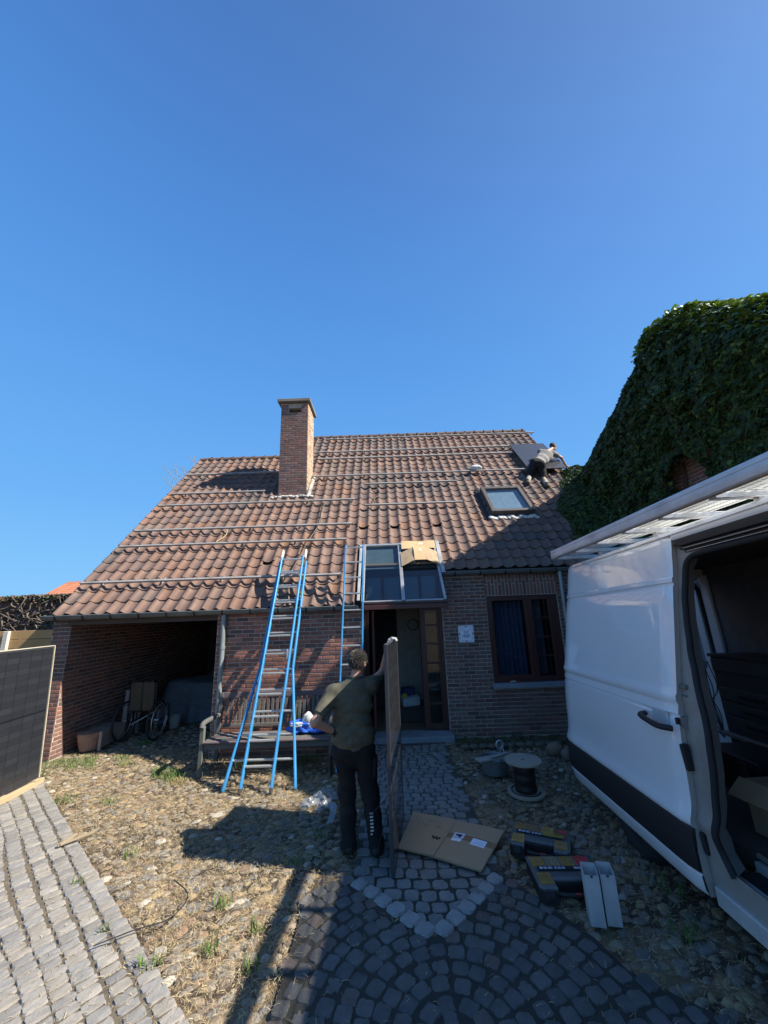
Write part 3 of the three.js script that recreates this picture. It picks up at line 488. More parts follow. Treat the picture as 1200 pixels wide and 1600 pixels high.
{ // dry straw lying about, green weeds, moss
  const blade = (w, l, b) => { const g = new THREE.BufferGeometry(); g.setAttribute('position', new THREE.Float32BufferAttribute([-w, 0, 0, w, 0, 0, w * .7, b, l * .5, -w, 0, 0, w * .7, b, l * .5, -w * .7, b, l * .5, -w * .7, b, l * .5, w * .7, b, l * .5, 0, b * .3, l], 3)); g.computeVertexNormals(); g.setAttribute('uv', new THREE.Float32BufferAttribute(new Float32Array(18), 2)); return g; };
  const put = (name, label, g, n, f, m) => { const o = shade(new THREE.InstancedMesh(g, m, n)), c = new THREE.Color(); o.name = name; o.userData.kind = 'stuff'; for (let i = 0; i < n; i++) { const [mm, col] = f(i); o.setMatrixAt(i, mm); o.setColorAt(i, c.setRGB(...col)); } scene.add(o); return tag(o, label, name.replace('_', ' ')); };
  const m = mat([1, 1, 1], .9, { map: null, bump: null });
  put('dry_straw', 'dry yellow straw scattered over the earth and stones', blade(.0014, .055, .008), 60000, () => {
    let x, z, k = 0; do { x = rr(-5.5, 3.2); z = rr(-7.3, -2.2); k = fbm(x * 1.3 + 7, z * 1.3 + 3, 0, 3, 101); } while ((inPath(x, z) || inPoly(plaza, x, z) ? rnd() < .96 : inLeft(x, z) ? rnd() < .86 : x > .8 ? rnd() < .6 : rnd() > k * 1.6) || (x > -2.9 && z < -6.85) || x < -5.5);
    const d = rr(.7, 1.15); return [new THREE.Matrix4().compose(V(x, gh(x, z) + rr(-.008, .014), z), new THREE.Quaternion().setFromEuler(new THREE.Euler(rr(-.35, .1), rr(0, 6.28), rr(-.5, .5))), V(rr(.7, 1.5), 1, rr(.4, 1.25))), [.42 * d, .335 * d, .19 * d]];
  }, m);
  const tufts = [[-5.35, -6.75, .34, 240], [-5.0, -6.85, .30, 200], [-4.75, -6.6, .22, 120], [-4.35, -6.9, .14, 60], [-4.1, -6.65, .14, 60], [-5.15, -6.3, .16, 60], [-3.25, -6.25, .22, 200], [-3.05, -6.05, .16, 120], [-3.45, -6.4, .12, 60], [-3.5, -5.4, .12, 45], [-4.1, -5.5, .14, 70], [-4.45, -7.65, .13, 90], [-1.6, -3.1, .07, 30], [-1.25, -3.2, .07, 30], [-1.35, -3.6, .07, 35], [-1.0, -3.35, .06, 26], [-2.5, -4.3, .08, 22], [-.95, -3.05, .06, 24], [-2.1, -3.4, .05, 14], [-2.7, -3.9, .05, 14], [1.9, -3.2, .12, 50], [2.1, -3.6, .14, 50], [-.9, -4.1, .08, 26], [-.75, -4.5, .07, 22], [-2.9, -5.9, .14, 90, 1], [-2.2, -6.5, .2, 90], [-1.3, -6.6, .25, 110], [1.5, -7.2, .5, 90], [2.4, -7.2, .5, 90]];
  const cells = tufts.flatMap((t) => Array.from({ length: t[3] }, () => t));
  put('grass', 'green grass and weeds growing in tufts between the stones', blade(.004, .11, .02), cells.length, (i) => { const [cx, cz, r, , dry] = cells[i], a = rr(0, 6.28), q = r * Math.sqrt(rnd()), x = cx + Math.cos(a) * q, z = cz + Math.sin(a) * q * .7, s = rr(.4, 1.0) * (r > .3 ? .8 : 1); const d = rr(.6, 1.2); return [new THREE.Matrix4().compose(V(x, gh(x, z) - .01, z), new THREE.Quaternion().setFromEuler(new THREE.Euler(rr(-1.35, -.5), rr(0, 6.28), 0, 'YXZ')), V(s * 1.3, s, s)), dry ? [.3 * d, .24 * d, .1 * d] : [.09 * d, .155 * d, .03 * d]]; }, m);
  put('moss', 'dark moss and soil crumbs on the strip under the window', lump(1, 1, .4, 2, V(1, 1, 1), 3), 420, () => { const x = rr(1.05, 4.6), z = rr(-7.4, -6.95), d = rr(.5, 1.2); return [M4(x, gh(x, z) - .02, z, 0, rr(0, 6), 0, V(rr(.02, .07), rr(.012, .03), rr(.02, .05))), rnd() < .5 ? [.055 * d, .06 * d, .02 * d] : [.10 * d, .075 * d, .045 * d]]; }, m);
}
{ // rough kerb stones along the soil strip under the window
  const e = thing('kerb', 'row of rough dark kerb stones along the soil strip under window', 'kerb');
  for (let x = 1.15; x < 2.75; x += .15) one('stone', metreUV(lump(.075, 1, .5, 1.9, V(1.1, .55, .6), x * 7)), mat([.12 + rr(0, .06), .11 + rr(0, .05), .095], .9), e, M4(x, .02, -6.86 + rr(-.02, .02), 0, rr(-.3, .3), 0));
  settle(e, 1.9, 0, -6.86);
}
// ------------------------------------------------------------------ ivy-covered building on the right
const IX = 5.3; // plane of its wall
{
  const b = thing('outbuilding', 'brick building with ivy-covered gable wall to the right of the van', 'building');
  const sh = new THREE.Shape([[-1.2, -.1], [-1.2, 2.7], [-5.6, 6.8], [-6.6, 6.7], [-8.6, 5.5], [-11.6, 4.2], [-11.6, -.1]].map(([z, y]) => new THREE.Vector2(z, y)));
  const g = new THREE.ExtrudeGeometry(sh, { depth: .3, bevelEnabled: false }); g.rotateY(-Math.PI / 2); g.translate(IX + .3, 0, 0);
  const w = new MB().add(g).build('wall', C.mortar, b);
  bricks.length = 0; layBricks(w, V(IX, 3.3, -6.75), Z1, V(-1, 0, 0), 1.5, 1.5, { tones: [1, 3, 0, 1, 3, 5] });
  scatter('brick', 'brickwork', bricks, brickGeos, BT, { rough: .9, o: { map: T.weather, bump: T.pores, bs: .0018 } });
  new MB().span(IX + .3, 11, -.1, 2.7, -1.5, -1.2).span(IX + .3, 11, -.1, 4.2, -11.6, -11.3).span(10.7, 11, -.1, 4, -11.3, -1.5).build('wall', C.mortar, b);
  const r = new MB(), q = (z0, y0, z1, y1) => { const L = Math.hypot(z1 - z0, y1 - y0); r.add(new THREE.BoxGeometry(11.2 - IX, .12, L), M4((IX + 11.2) / 2, (y0 + y1) / 2, (z0 + z1) / 2, Math.atan2(y0 - y1, z1 - z0))); };
  q(-1.0, 2.5, -5.65, 6.8); q(-5.6, 6.8, -11.8, 4.0); r.build('roof', mat([.2, .11, .085], .9), b);
  settle(b, IX + .15, 0, -6);
}
{ // the ivy: leaves hung over the wall, its top edge and the corner of the house roof
  const ivy = thing('ivy', 'dense dark green ivy covering the gable wall right of the house', 'ivy');
  const top = [[-1.0, 2.9], [-3.45, 5.22], [-4.28, 5.92], [-5.1, 6.6], [-5.6, 6.98], [-6.3, 7.1], [-7.05, 6.62], [-7.7, 6.3], [-8.54, 5.9], [-9.6, 5.35], [-11.24, 4.75], [-12, 4.3]];
  const topY = (z) => { for (let i = 0; i < top.length - 1; i++) { const [a, b] = top[i], [c, d] = top[i + 1]; if (z <= a && z >= c) return lerp(b, d, (z - a) / (c - a)); } return 0; };
  const leaf = (() => { const o = [[0, 0], [-.42, .06], [-.5, .38], [-.2, .62], [0, 1], [.2, .62], [.5, .38], [.42, .06]], P = []; const f = ([x, y]) => [x, y, -.28 * Math.abs(x) + .18 * y * y * -1]; for (let i = 1; i < o.length - 1; i++) P.push(...f(o[0]), ...f(o[i]), ...f(o[i + 1])); const g = new THREE.BufferGeometry(); g.setAttribute('position', new THREE.Float32BufferAttribute(P, 3)); g.computeVertexNormals(); g.setAttribute('uv', new THREE.Float32BufferAttribute(new Float32Array(P.length / 3 * 2), 2)); return g; })();
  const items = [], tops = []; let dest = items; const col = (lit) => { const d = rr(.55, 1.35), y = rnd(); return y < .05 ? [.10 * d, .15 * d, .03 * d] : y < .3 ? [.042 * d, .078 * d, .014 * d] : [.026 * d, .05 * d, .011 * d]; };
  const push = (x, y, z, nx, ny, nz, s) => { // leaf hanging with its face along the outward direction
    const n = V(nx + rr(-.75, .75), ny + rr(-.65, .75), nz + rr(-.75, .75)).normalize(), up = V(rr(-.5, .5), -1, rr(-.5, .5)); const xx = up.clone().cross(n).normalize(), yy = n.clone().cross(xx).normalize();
    const m = new THREE.Matrix4().makeBasis(xx.multiplyScalar(s), yy.multiplyScalar(s), n.multiplyScalar(s)); m.setPosition(x, y, z); const c = col(); dest.push([m, dest === tops ? [c[0] * 3 + .06, c[1] * 2.6 + .09, c[2] * 1.6] : c]);  // crest leaves tinted brighter to stand in for sunlit leaves
  };
  const bulge = (y, z) => .06 + .38 * fbm(y * .9 + 20, z * .9 + 20, 0, 3, 111) + .26 * fbm(y * 3 + 5, z * 3, 0, 2, 113) + .12 * vnoise(y * 8, z * 8, 0, 7);
  const bare = (y, z) => { const dy = y - 4.15, dz = z + 6.0; return dy < .42 - .3 * Math.abs(dz) * 2 && dy > -1 && Math.abs(dz + dy * .25) < .30 + .15 * vnoise(y * 5, z * 5); };
  for (let i = 0; i < 95000; i++) {
    const z = rr(-11.8, -1.2), ty = topY(z), y = rr(1.6, ty + .02); if (bare(y, z)) continue;
    const edge = clamp((ty - y) / .5), d = bulge(y, z) * (.35 + .65 * edge) * (rnd() < .75 ? 1 : rr(.3, 1));
    push(IX - d, y, z, -1, .15 + (1 - edge) * .6, .12, rr(.05, .10));
  }
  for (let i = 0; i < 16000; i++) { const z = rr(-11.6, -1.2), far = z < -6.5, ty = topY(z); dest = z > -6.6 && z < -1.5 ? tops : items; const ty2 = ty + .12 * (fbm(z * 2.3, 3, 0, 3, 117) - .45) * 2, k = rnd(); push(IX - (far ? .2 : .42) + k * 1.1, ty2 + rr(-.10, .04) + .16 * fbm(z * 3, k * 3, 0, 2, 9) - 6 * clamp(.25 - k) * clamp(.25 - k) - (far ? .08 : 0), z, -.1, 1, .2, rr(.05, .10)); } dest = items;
  // over the corner of the house roof
  for (let i = 0; i < 16000; i++) { const s = rr(.6, 4.9), xl = s < 1.6 ? 4.25 - (s - .6) * .2 : s < 2.8 ? 4.0 + (s - 1.6) * .06 : 4.07 + (s - 2.8) * .50; const x = lerp(xl + .25 * (fbm(s * 3, 1, 0, 3, 119) - .5), 5.4, Math.pow(rnd(), .85)), h = .05 + .45 * clamp((x - xl) / .7) * (.6 + .7 * fbm(x * 2, s * 2, 0, 2, 121)); const p = roofPt(x, s, h * rr(.6, 1)); push(p.x, p.y, p.z, -.45, .4, .6, rr(.05, .10)); }
  for (let i = 0; i < 4000; i++) { const x = rr(4.6, 5.3), y = rr(1.6, 3.4), z = rr(-7.9, -7.25); push(x, y, z + .2 * vnoise(x * 4, y * 4), -.3, .3, 1, rr(.075, .14)); }
  const lt = new THREE.MeshPhysicalMaterial({ color: 0xffffff, roughness: .5, transmission: .6, thickness: 0, side: THREE.DoubleSide }), lm = new THREE.MeshPhysicalMaterial({ color: 0xffffff, roughness: .5, transmission: .22, thickness: 0, side: THREE.DoubleSide, specularIntensity: .35 });
  const f = shade(new THREE.InstancedMesh(leaf, lm, items.length)), c = new THREE.Color(); f.name = 'foliage'; f.userData.kind = 'stuff'; items.forEach(([m, k], i) => { f.setMatrixAt(i, m); f.setColorAt(i, c.setRGB(...k)); }); ivy.add(f);
  const f2 = shade(new THREE.InstancedMesh(leaf, lt, tops.length)); f2.name = 'sun_tinted_foliage'; f2.userData.kind = 'stuff'; tops.forEach(([m, k], i) => { f2.setMatrixAt(i, m); f2.setColorAt(i, c.setRGB(...k)); }); ivy.add(f2);
  const st = new MB(); for (let i = 0; i < 16; i++) { const z = rr(-11, -2); let p = [V(IX - .03, -.05, z)]; for (let y = .5; y < Math.min(5, topY(z)); y += .5) p.push(V(IX - .05, y, z + rr(-.25, .25))); st.tube(p, .018, 5, p.length * 3); }
  st.build('stem', mat([.09, .065, .045], .9), ivy);
  settle(ivy, IX, 0, -6);
}
{ // wood fence between the yard and the old wall
  const f = thing('fence', 'wooden fence of horizontal boards behind the stacked solar panels', 'fence'), wm = [[.5, .31, .13], [.55, .35, .15], [.46, .29, .12]].map((c) => mat(c, .8, { map: T.wood, bump: T.wood, bs: .002 }));
  for (let y = .02; y < 1.9; y += .182) new MB().box(-7.7 + rr(-.01, .01), y + .085, -8.5 + rr(-.004, .004), 3.5, .172, .028, 0, 0, rr(-.003, .003), .004).build('board', pick(wm), f);
  for (const x of [-9.3, -8.07]) new MB().box(x, 1.0, -8.45, .11, 2.02, .07, 0, 0, 0, .008).build('post', mat([.62, .58, .5], .9), f);
  settle(f, -7.7, 0, -8.5);
}
{ // old brick wall with bare creeper
  const w = thing('garden_wall', 'old dark brick garden wall behind the wooden fence', 'wall'); bricks.length = 0;
  const b = new MB().span(-17, -7.2, -.1, 2.85, -12.3, -12).build('wall', mat([.2, .18, .16], .95, { map: T.weather, bump: T.pores, bs: .004 }), w);
  layBricks(b, V(-14, 1.5, -12), X1, Z1, 6.8, 1.33, { tones: [4, 7, 4, 2, 7] }); scatter('brick', 'brickwork', bricks, brickGeos, BT, { rough: .95, o: { map: T.weather, bump: T.pores, bs: .0018 } }, 200);
  settle(w, -12, 0, -12.15);
  const v = thing('creeper', 'bare tangled creeper stems with dry leaves on the old garden wall', 'creeper'), st = new MB();
  for (let i = 0; i < 120; i++) { const x0 = rr(-14.5, -9.2); let p = V(x0, rr(1.5, 2.6), -11.93), a = rr(.2, 2.6); const pts = [p.clone()]; const n = 4 + Math.floor(rnd() * 5); for (let k = 0; k < n; k++) { a += rr(-.7, .7); p.x += Math.cos(a) * .16; p.y = Math.min(2.98, p.y + Math.sin(a) * .13); p.z = -11.93 + rr(-.02, .10); pts.push(p.clone()); } st.tube(pts, rr(.008, .022), 5, pts.length * 3); }
  st.build('stem', mat([.17, .14, .11], .9), v);
  const lf = new THREE.CircleGeometry(.5, 5), items = 9000, o = shade(new THREE.InstancedMesh(lf, mat([1, 1, 1], .9, { map: null, bump: null }), items)), c = new THREE.Color(); o.name = 'foliage'; o.userData.kind = 'stuff';
  for (let i = 0; i < items; i++) { const t = rnd() < .6, x = rr(-14.6, -8), y = t ? 2.88 + rr(-.08, .12) : rr(1.9, 2.9), d = rr(.5, 1.2); o.setMatrixAt(i, M4(x, y, -12 + rr(-.2, .12), rr(-3, 3), rr(-3, 3), 0, rr(.03, .08))); o.setColorAt(i, rnd() < .3 ? c.setRGB(.10 * d, .12 * d, .04 * d) : c.setRGB(.17 * d, .12 * d, .08 * d)); } v.add(o);
  settle(v, -12, 0, -12);
}
{ // neighbour's roof, far left
  const n = thing('neighbour_house', 'distant house with orange tiled hip roof beyond the garden wall', 'house');
  new MB().span(-21.5, -12, -.1, 3.8, -28, -25.3).build('wall', C.mortar, n);
  const P = [[-22.1, 3.85, -25], [-11.6, 3.85, -25], [-11.6, 3.85, -28.2], [-22.1, 3.85, -28.2]], ra = [-21.9, 4.86, -26.6], rb = [-12.6, 4.86, -26.6], q = [P[0], P[1], rb, P[0], rb, ra, P[1], P[2], rb, P[2], P[3], ra, P[2], ra, rb, P[3], P[0], ra].flat();
  const g = new THREE.BufferGeometry(); g.setAttribute('position', new THREE.Float32BufferAttribute(q, 3)); g.computeVertexNormals();
  const tt = tex(256, (u, v) => { const row = (v * 8) % 1, cx = (u * 8) % 1, n = hash(Math.floor(u * 8), Math.floor(v * 8), 5); return [.62 + .18 * n, .6 + .18 * n, .58 + .18 * n].map((x) => x * (row < .12 ? .55 : 1) * (.8 + .2 * Math.sin(cx * 3.14))); }, { w: 1.9, h: 1.9 });
  const o = one('roof', metreUV(g), mat([.62, .24, .12], .85, { map: tt }), n); settle(n, -16.8, 0, -28.5);
}
{ // tree top just beyond the far end of the roof
  const t = thing('tree', 'small green treetop behind the right end of the roof', 'tree');
  new MB().rod(V(8.6, -.1, -16), V(8.5, 4.6, -16), .16, .09).rod(V(8.5, 4, -16), V(8.0, 6.6, -15.8), .07, .03).rod(V(8.5, 4.2, -16), V(9.3, 6.5, -16.2), .07, .03).build('trunk', mat([.1, .08, .06], .95), t);
  const g = new THREE.PlaneGeometry(.13, .2), N = 2600, o = shade(new THREE.InstancedMesh(g, new THREE.MeshPhysicalMaterial({ color: 0xffffff, roughness: .6, transmission: .3, thickness: 0, side: THREE.DoubleSide }), N)), c = new THREE.Color(); o.name = 'crown'; o.userData.kind = 'stuff';
  for (let i = 0; i < N; i++) { const a = rr(0, 6.28), k = Math.floor(rnd() * 5), r = Math.pow(rnd(), .5) * .75, ph = rr(-1, 1); const cc = [[8.5, 6.4, -16], [8.0, 6.2, -15.8], [9.2, 6.3, -16.2], [8.4, 6.95, -16.1], [8.8, 5.8, -15.7]][k]; o.setMatrixAt(i, M4(cc[0] + r * Math.cos(a), cc[1] + r * .8 * ph, cc[2] + r * Math.sin(a), rr(-3, 3), rr(-3, 3), 0, rr(.6, 1.3))); const d = rr(.6, 1.3); o.setColorAt(i, c.setRGB(.07 * d, .14 * d, .03 * d)); } t.add(o); settle(t, 8.6, 0, -16);
}
{ // dry twigs over the left verge
  const t = thing('climbing_twig', 'thin bare twigs of a climber sticking over the left roof edge', 'plant'), b = new MB();
  for (let i = 0; i < 16; i++) { const s = rr(4.3, 6.3); let p = roofPt(-5.75, s, .02); const pts = [p.clone()]; let dx = rr(-1, -.1), dy = rr(.2, 1); for (let k = 0; k < 4; k++) { p = p.clone().add(V(dx * .13 + rr(-.05, .05), dy * .12 + rr(-.05, .05), rr(-.05, .05))); pts.push(p); } b.tube(pts, .006, 4, 8); }
  b.tube([roofPt(-5.8, 0, -.1).setY(.1), roofPt(-5.88, 3, -.4), roofPt(-5.82, 5, -.1), roofPt(-5.8, 6.2, 0)], .015, 5, 20);
  b.build('stem', mat([.28, .24, .2], .9), t); settle(t, -5.9, 0, -10);
}
// ------------------------------------------------------------------ the van
const paint = new THREE.MeshPhysicalMaterial({ color: new THREE.Color(.8, .795, .79), roughness: .12, clearcoat: 1, clearcoatRoughness: 0, side: THREE.DoubleSide });
const shadedWhite = mat([.52, .50, .47], .5, { map: T.weather, bs: .0003 });  // white van paint with its shade mixed in as grey-beige
{
  const van = thing('van', 'white panel van with open sliding door and aluminium roof rack', 'van');
  const prof = [[2.70, .335], [2.66, .312], [2.60, .297], [2.50, .278], [2.40, .262], [2.325, .247], [2.315, .236], [2.285, .231], [2.275, .240], [2.262, .240], [2.25, .228], [2.1, .196], [1.95, .167], [1.8, .137], [1.65, .107], [1.52, .081], [1.475, .071], [1.455, .058], [1.42, .054], [1.395, .064], [1.36, .056], [1.335, .05], [1.325, .058], [1.31, .058], [1.30, .046], [1.15, .029], [1.0, .018], [.88, .012], [.78, .004], [.72, -.012], [.68, -.028], [.655, -.030], [.64, -.022], [.63, -.006]];
  const xOf = (y) => { for (let i = 0; i < prof.length - 1; i++) if (y <= prof[i][0] && y >= prof[i + 1][0]) return lerp(prof[i][1], prof[i + 1][1], (prof[i][0] - y) / (prof[i][0] - prof[i + 1][0])); return y > 2.7 ? .34 : .0; };
  const base = (y) => xOf(y < .63 ? .63 : y) + .07; // smooth body side, 10 cm behind the door skin
  { // sliding door, slid back along the side
    const zs = []; for (let i = 0; i <= 26; i++) zs.push(.53 - 2.09 * i / 26);
    const ends = (z) => .022 * Math.pow(clamp((z - .40) / .13), 2) + .022 * Math.pow(clamp((-1.40 - z) / .16), 2);
    const skin = (pr) => grid(zs.length - 1, pr.length - 1, (u, v) => { const k = Math.round(v * (pr.length - 1)), z = zs[Math.round(u * (zs.length - 1))]; return V(pr[k][1] + ends(z), pr[k][0], z); });
    const pr = prof.map(([y, x]) => [y, x]);
    const d = one('sliding_door', toCreasedNormals(skin(pr).toNonIndexed(), .6), paint, van);
    one('trim_strip', skin([[.632, -.012], [.622, -.034], [.5, -.036], [.385, -.036], [.375, -.012]]), mat([.022, .022, .024], .6, { bs: .0006 }), d);
    one('door_sill', toCreasedNormals(skin([[.378, -.016], [.365, -.030], [.29, -.022], [.262, -.008], [.25, .03]]).toNonIndexed(), .8), paint, d);
    const edge = prof.concat([[.5, -.02], [.38, -.02], [.25, 0]]).map(([y, x]) => [y, x + .022]);
    one('door_edge', grid(1, edge.length - 1, (u, v) => { const [y, x] = edge[Math.round(v * (edge.length - 1))]; return V(x + u * .06, y, .53 - u * .02); }), shadedWhite, d);
    one('door_inner', grid(1, 12, (u, v) => V(base(2.68 - v * 2.4) - .012, 2.68 - v * 2.4, .51 - u * 1.86)), shadedWhite, d);
    const h = new MB().tube([V(.02, 1.275, .19), V(-.045, 1.272, .24), V(-.06, 1.26, .36), V(-.05, 1.245, .46), V(.015, 1.238, .52)], .021, 10, 24).build('handle', C.black, d, { smooth: 1 });
    new MB().box(.04, 1.285, .36, .012, .10, .19, 0, 0, -.1, .004).build('handle_cup', mat([.6, .6, .62], .3), d);
    new MB().add(new THREE.CylinderGeometry(.042, .042, .03, 8), M4(.105, 1.28, .535, Math.PI / 2)).build('latch', C.steel, d);
    new MB().box(.055, 1.29, .535, .03, .045, .02).build('lock', C.black, d); new MB().box(.06, 1.06, .54, .055, .17, .03, 0, 0, .06, .008).build('striker', C.black, d); new MB().box(.06, .55, .54, .045, .13, .03, 0, 0, .08, .008).build('striker', C.black, d);
    new MB().box(.15, 1.52, .56, .06, .03, .05).box(.15, 1.46, .56, .06, .012, .05).build('hinge_arm', mat([.25, .24, .22], .5, { metal: .4 }), d);
  }
  { // body side with the door opening
    const P = [], quad = (a, b, c, d) => [a, b, c, a, c, d].forEach((p) => P.push(p.x, p.y, p.z));
    const yl = []; for (let y = .28; y < 2.66; y += .04) yl.push(y); yl.push(2.66);
    const rt = [[.39, .66], [.6, .67], [.82, .69], [1.05, .725], [1.24, .73], [1.45, .705], [1.61, .655], [1.8, .615], [2.03, .59], [2.23, .58], [2.6, .58]];
    const rear = (y) => { let z = .58; for (let i = 0; i < rt.length - 1; i++) if (y >= rt[i][0] && y <= rt[i + 1][0]) { z = lerp(rt[i][1], rt[i + 1][1], sstep(rt[i][0], rt[i + 1][0], y)); break; } if (y > 2.34) z += .14 * (1 - Math.sqrt(Math.max(0, 1 - ((y - 2.34) / .14) ** 2))); if (y < .56) z += .10 * ((.56 - y) / .12) ** 2; return z; };
    const open = (y) => y > .46 && y < 2.48, pt = (y, z) => V(base(y), y, z), wheel = (y, z) => Math.hypot(y - .33, z + .52) < .42;
    for (let i = 0; i < yl.length - 1; i++) {
      const a = yl[i], b = yl[i + 1], o = open((a + b) / 2);
      const seg = o ? [[-1.32, rear, 1], [2.25, 3.3, 0]] : [[-1.32, 3.3, 0]];
      for (const [z0, z1, f] of seg) { const n = Math.round(((f ? .8 : z1) - z0) / .08); for (let k = 0; k < n; k++) { const za = lerp(z0, f ? rear(a) : z1, k / n), zb = lerp(z0, f ? rear(a) : z1, (k + 1) / n), zc = lerp(z0, f ? rear(b) : z1, (k + 1) / n), zd = lerp(z0, f ? rear(b) : z1, k / n); if (wheel((a + b) / 2, (za + zb) / 2)) continue; quad(pt(a, za), pt(a, zb), pt(b, zc), pt(b, zd)); } }
    }
    let g = new THREE.BufferGeometry(); g.setAttribute('position', new THREE.Float32BufferAttribute(P, 3)); g.computeVertexNormals(); g = toCreasedNormals(metreUV(g), .6);
    one('body_side', g, mat([.34, .315, .29], .45, { map: T.weather, bs: .0003 }), van);  // white body in shade, the shade put into a darker beige-grey
    const sp = []; for (let y = .46; y < 2.36; y += .1) sp.push(V(base(y) + .0, y, rear(y) + .008)); for (const [y, z] of [[2.40, .612], [2.455, .67], [2.475, .8], [2.478, 1.3], [2.478, 2.2]]) sp.push(V(base(y), y, z));
    new MB().tube(sp, .021, 8, 110).build('door_seal', C.rubber, van, { smooth: 1 });
    one('pillar_jamb', grid(3, 30, (u, v) => { const y = lerp(.46, 2.46, v); return V(base(y) + u * .14, y, rear(y) + .012 - u * .10); }), mat([.30, .28, .26], .5), van);  // same white paint, darkened to carry the shade of the jamb
    new MB().span(.34, .40, 2.50, 2.52, .62, 2.4, .004).span(.32, .38, 2.525, 2.545, .60, 2.4, .004).span(.31, .42, 2.555, 2.61, .58, 2.4, .004).build('door_track', mat([.035, .033, .033], .5, { metal: .3 }), van);
    new MB().span(.325, .34, 2.503, 2.509, .66, 2.4, .001).span(.305, .32, 2.528, 2.533, .66, 2.4, .001).build('track_edge', C.alu, van);
  }
  { // roof, white roof edge over the opening, floor, sill, far side, rear frame, front
    const r = new MB().add(grid(10, 1, (u, v) => V(lerp(.30, 1.85, u), 2.66 + .06 * Math.sin(u * 3.14), lerp(-1.4, 3.3, v)))).build('roof', paint, van);
    const cp = new MB().add(grid(8, 1, (u, v) => { const a = lerp(-.6, 1.9, u); return V(.365 - .055 * Math.cos(a), 2.65 + .06 * Math.sin(a), lerp(.55, 3.2, v)); })).build('roof_edge', paint, van, { smooth: 1 });
    new MB().span(.06, .30, .30, .33, .55, 3.2, .006).span(.04, .075, .22, .33, .55, 3.2, .008).span(.16, .2, .34, .42, .6, 3.2, .008).span(.30, .34, .33, .48, .6, 3.2).build('sill', mat([.5, .49, .48], .4, { map: T.weather, bs: .0005 }), van);
    new MB().span(.17, .30, .42, .432, .62, 3.2, .003).build('step_tread', C.black, van);
    new MB().span(.34, 1.9, .40, .5, -1.4, 2.6).build('floor', mat([.09, .08, .075], .8), van);
    new MB().span(.32, .345, .50, .525, .6, 2.6, .004).span(.40, .43, .50, .52, .62, 2.6, .004).build('threshold', C.alu, van);
    new MB().span(1.9, 1.98, .3, 2.62, -1.42, 3.3).span(.4, 1.9, .5, 2.6, 2.55, 2.6).build('far_side', mat([.2, .195, .2], .8), van);
    new MB().span(.32, 1.9, 2.58, 2.61, -1.38, 3.2).build('headlining', mat([.10, .09, .08], .9), van);
    new MB().span(.10, 1.98, .3, 1.5, 3.25, 3.35).span(.3, 1.8, 1.5, 2.62, 3.2, 3.26).build('front', paint, van);
    new MB().span(1.86, 1.9, .5, 2.5, -1.42, -1.28, .01).span(.35, 1.9, 2.46, 2.58, -1.42, -1.34, .01).build('rear_frame', paint, van);
    new MB().tube([V(1.87, .5, -1.43), V(1.87, 1.4, -1.43), V(1.86, 2.0, -1.43), V(1.82, 2.38, -1.43), V(1.6, 2.45, -1.43), V(.6, 2.45, -1.43)], .024, 7, 50).build('rear_seal', C.rubber, van);
    const rd = new MB().span(1.86, 1.93, .45, 1.28, -2.5, -1.5, .01).span(1.86, 1.93, 2.28, 2.45, -2.5, -1.5, .01).span(1.86, 1.93, 1.28, 2.28, -1.62, -1.5, .01).span(1.86, 1.93, 1.28, 2.28, -2.5, -2.38, .01).span(1.86, 1.93, 1.28, 1.38, -2.38, -1.62, .01).span(1.86, 1.93, 2.02, 2.07, -2.38, -1.62, .01).build('rear_door', paint, van);
    one('pane', new THREE.BoxGeometry(.006, .64, .76), new THREE.MeshPhysicalMaterial({ color: new THREE.Color(.25, .3, .36), roughness: .03, clearcoat: 1 }), rd, M4(1.90, 1.70, -2.0)); one('pane', new THREE.BoxGeometry(.006, .21, .76), new THREE.MeshPhysicalMaterial({ color: new THREE.Color(.25, .3, .36), roughness: .03, clearcoat: 1 }), rd, M4(1.90, 2.175, -2.0));
  }
  { // shelving with drawers along the far side
    const c = new MB().span(1.45, 1.9, .5, 1.58, -.95, 2.3).span(1.43, 1.9, 1.58, 1.61, -.97, 2.3, .004).build('cabinet', mat([.085, .085, .095], .6), van);
    for (const [y0, y1, z0, z1] of [[1.44, 1.56, -.93, 2.2], [1.16, 1.28, -.9, -.1], [1.03, 1.14, -.9, -.1], [.9, 1.01, -.9, -.1], [1.16, 1.28, -.08, .8], [1.03, 1.14, -.08, .8], [.9, 1.01, -.08, .8]]) { new MB().span(1.425, 1.45, y0, y1, z0, z1, .004).build('drawer', mat([.10, .102, .115], .5), c); if (z1 < 1) new MB().span(1.395, 1.425, (y0 + y1) / 2 - .012, (y0 + y1) / 2 + .02, (z0 + z1) / 2 - .14, (z0 + z1) / 2 + .14, .008).build('drawer_handle', C.black, c); }
    new MB().span(1.40, 1.9, .80, .84, -1.0, 2.3, .004).build('shelf', C.aluDull, van);
    const cb = new MB(); for (let i = 0; i < 9; i++) cb.tube([V(1.6, 1.5, -1.3 + rr(-.1, .1)), V(1.55 + rr(-.1, .1), 1.2, -1.35 + rr(-.15, .15)), V(1.6 + rr(-.1, .1), .95, -1.3 + rr(-.15, .15)), V(1.6, .7, -1.25)], .006, 5, 20); cb.build('cable', mat([.12, .12, .13], .6), van);
  }
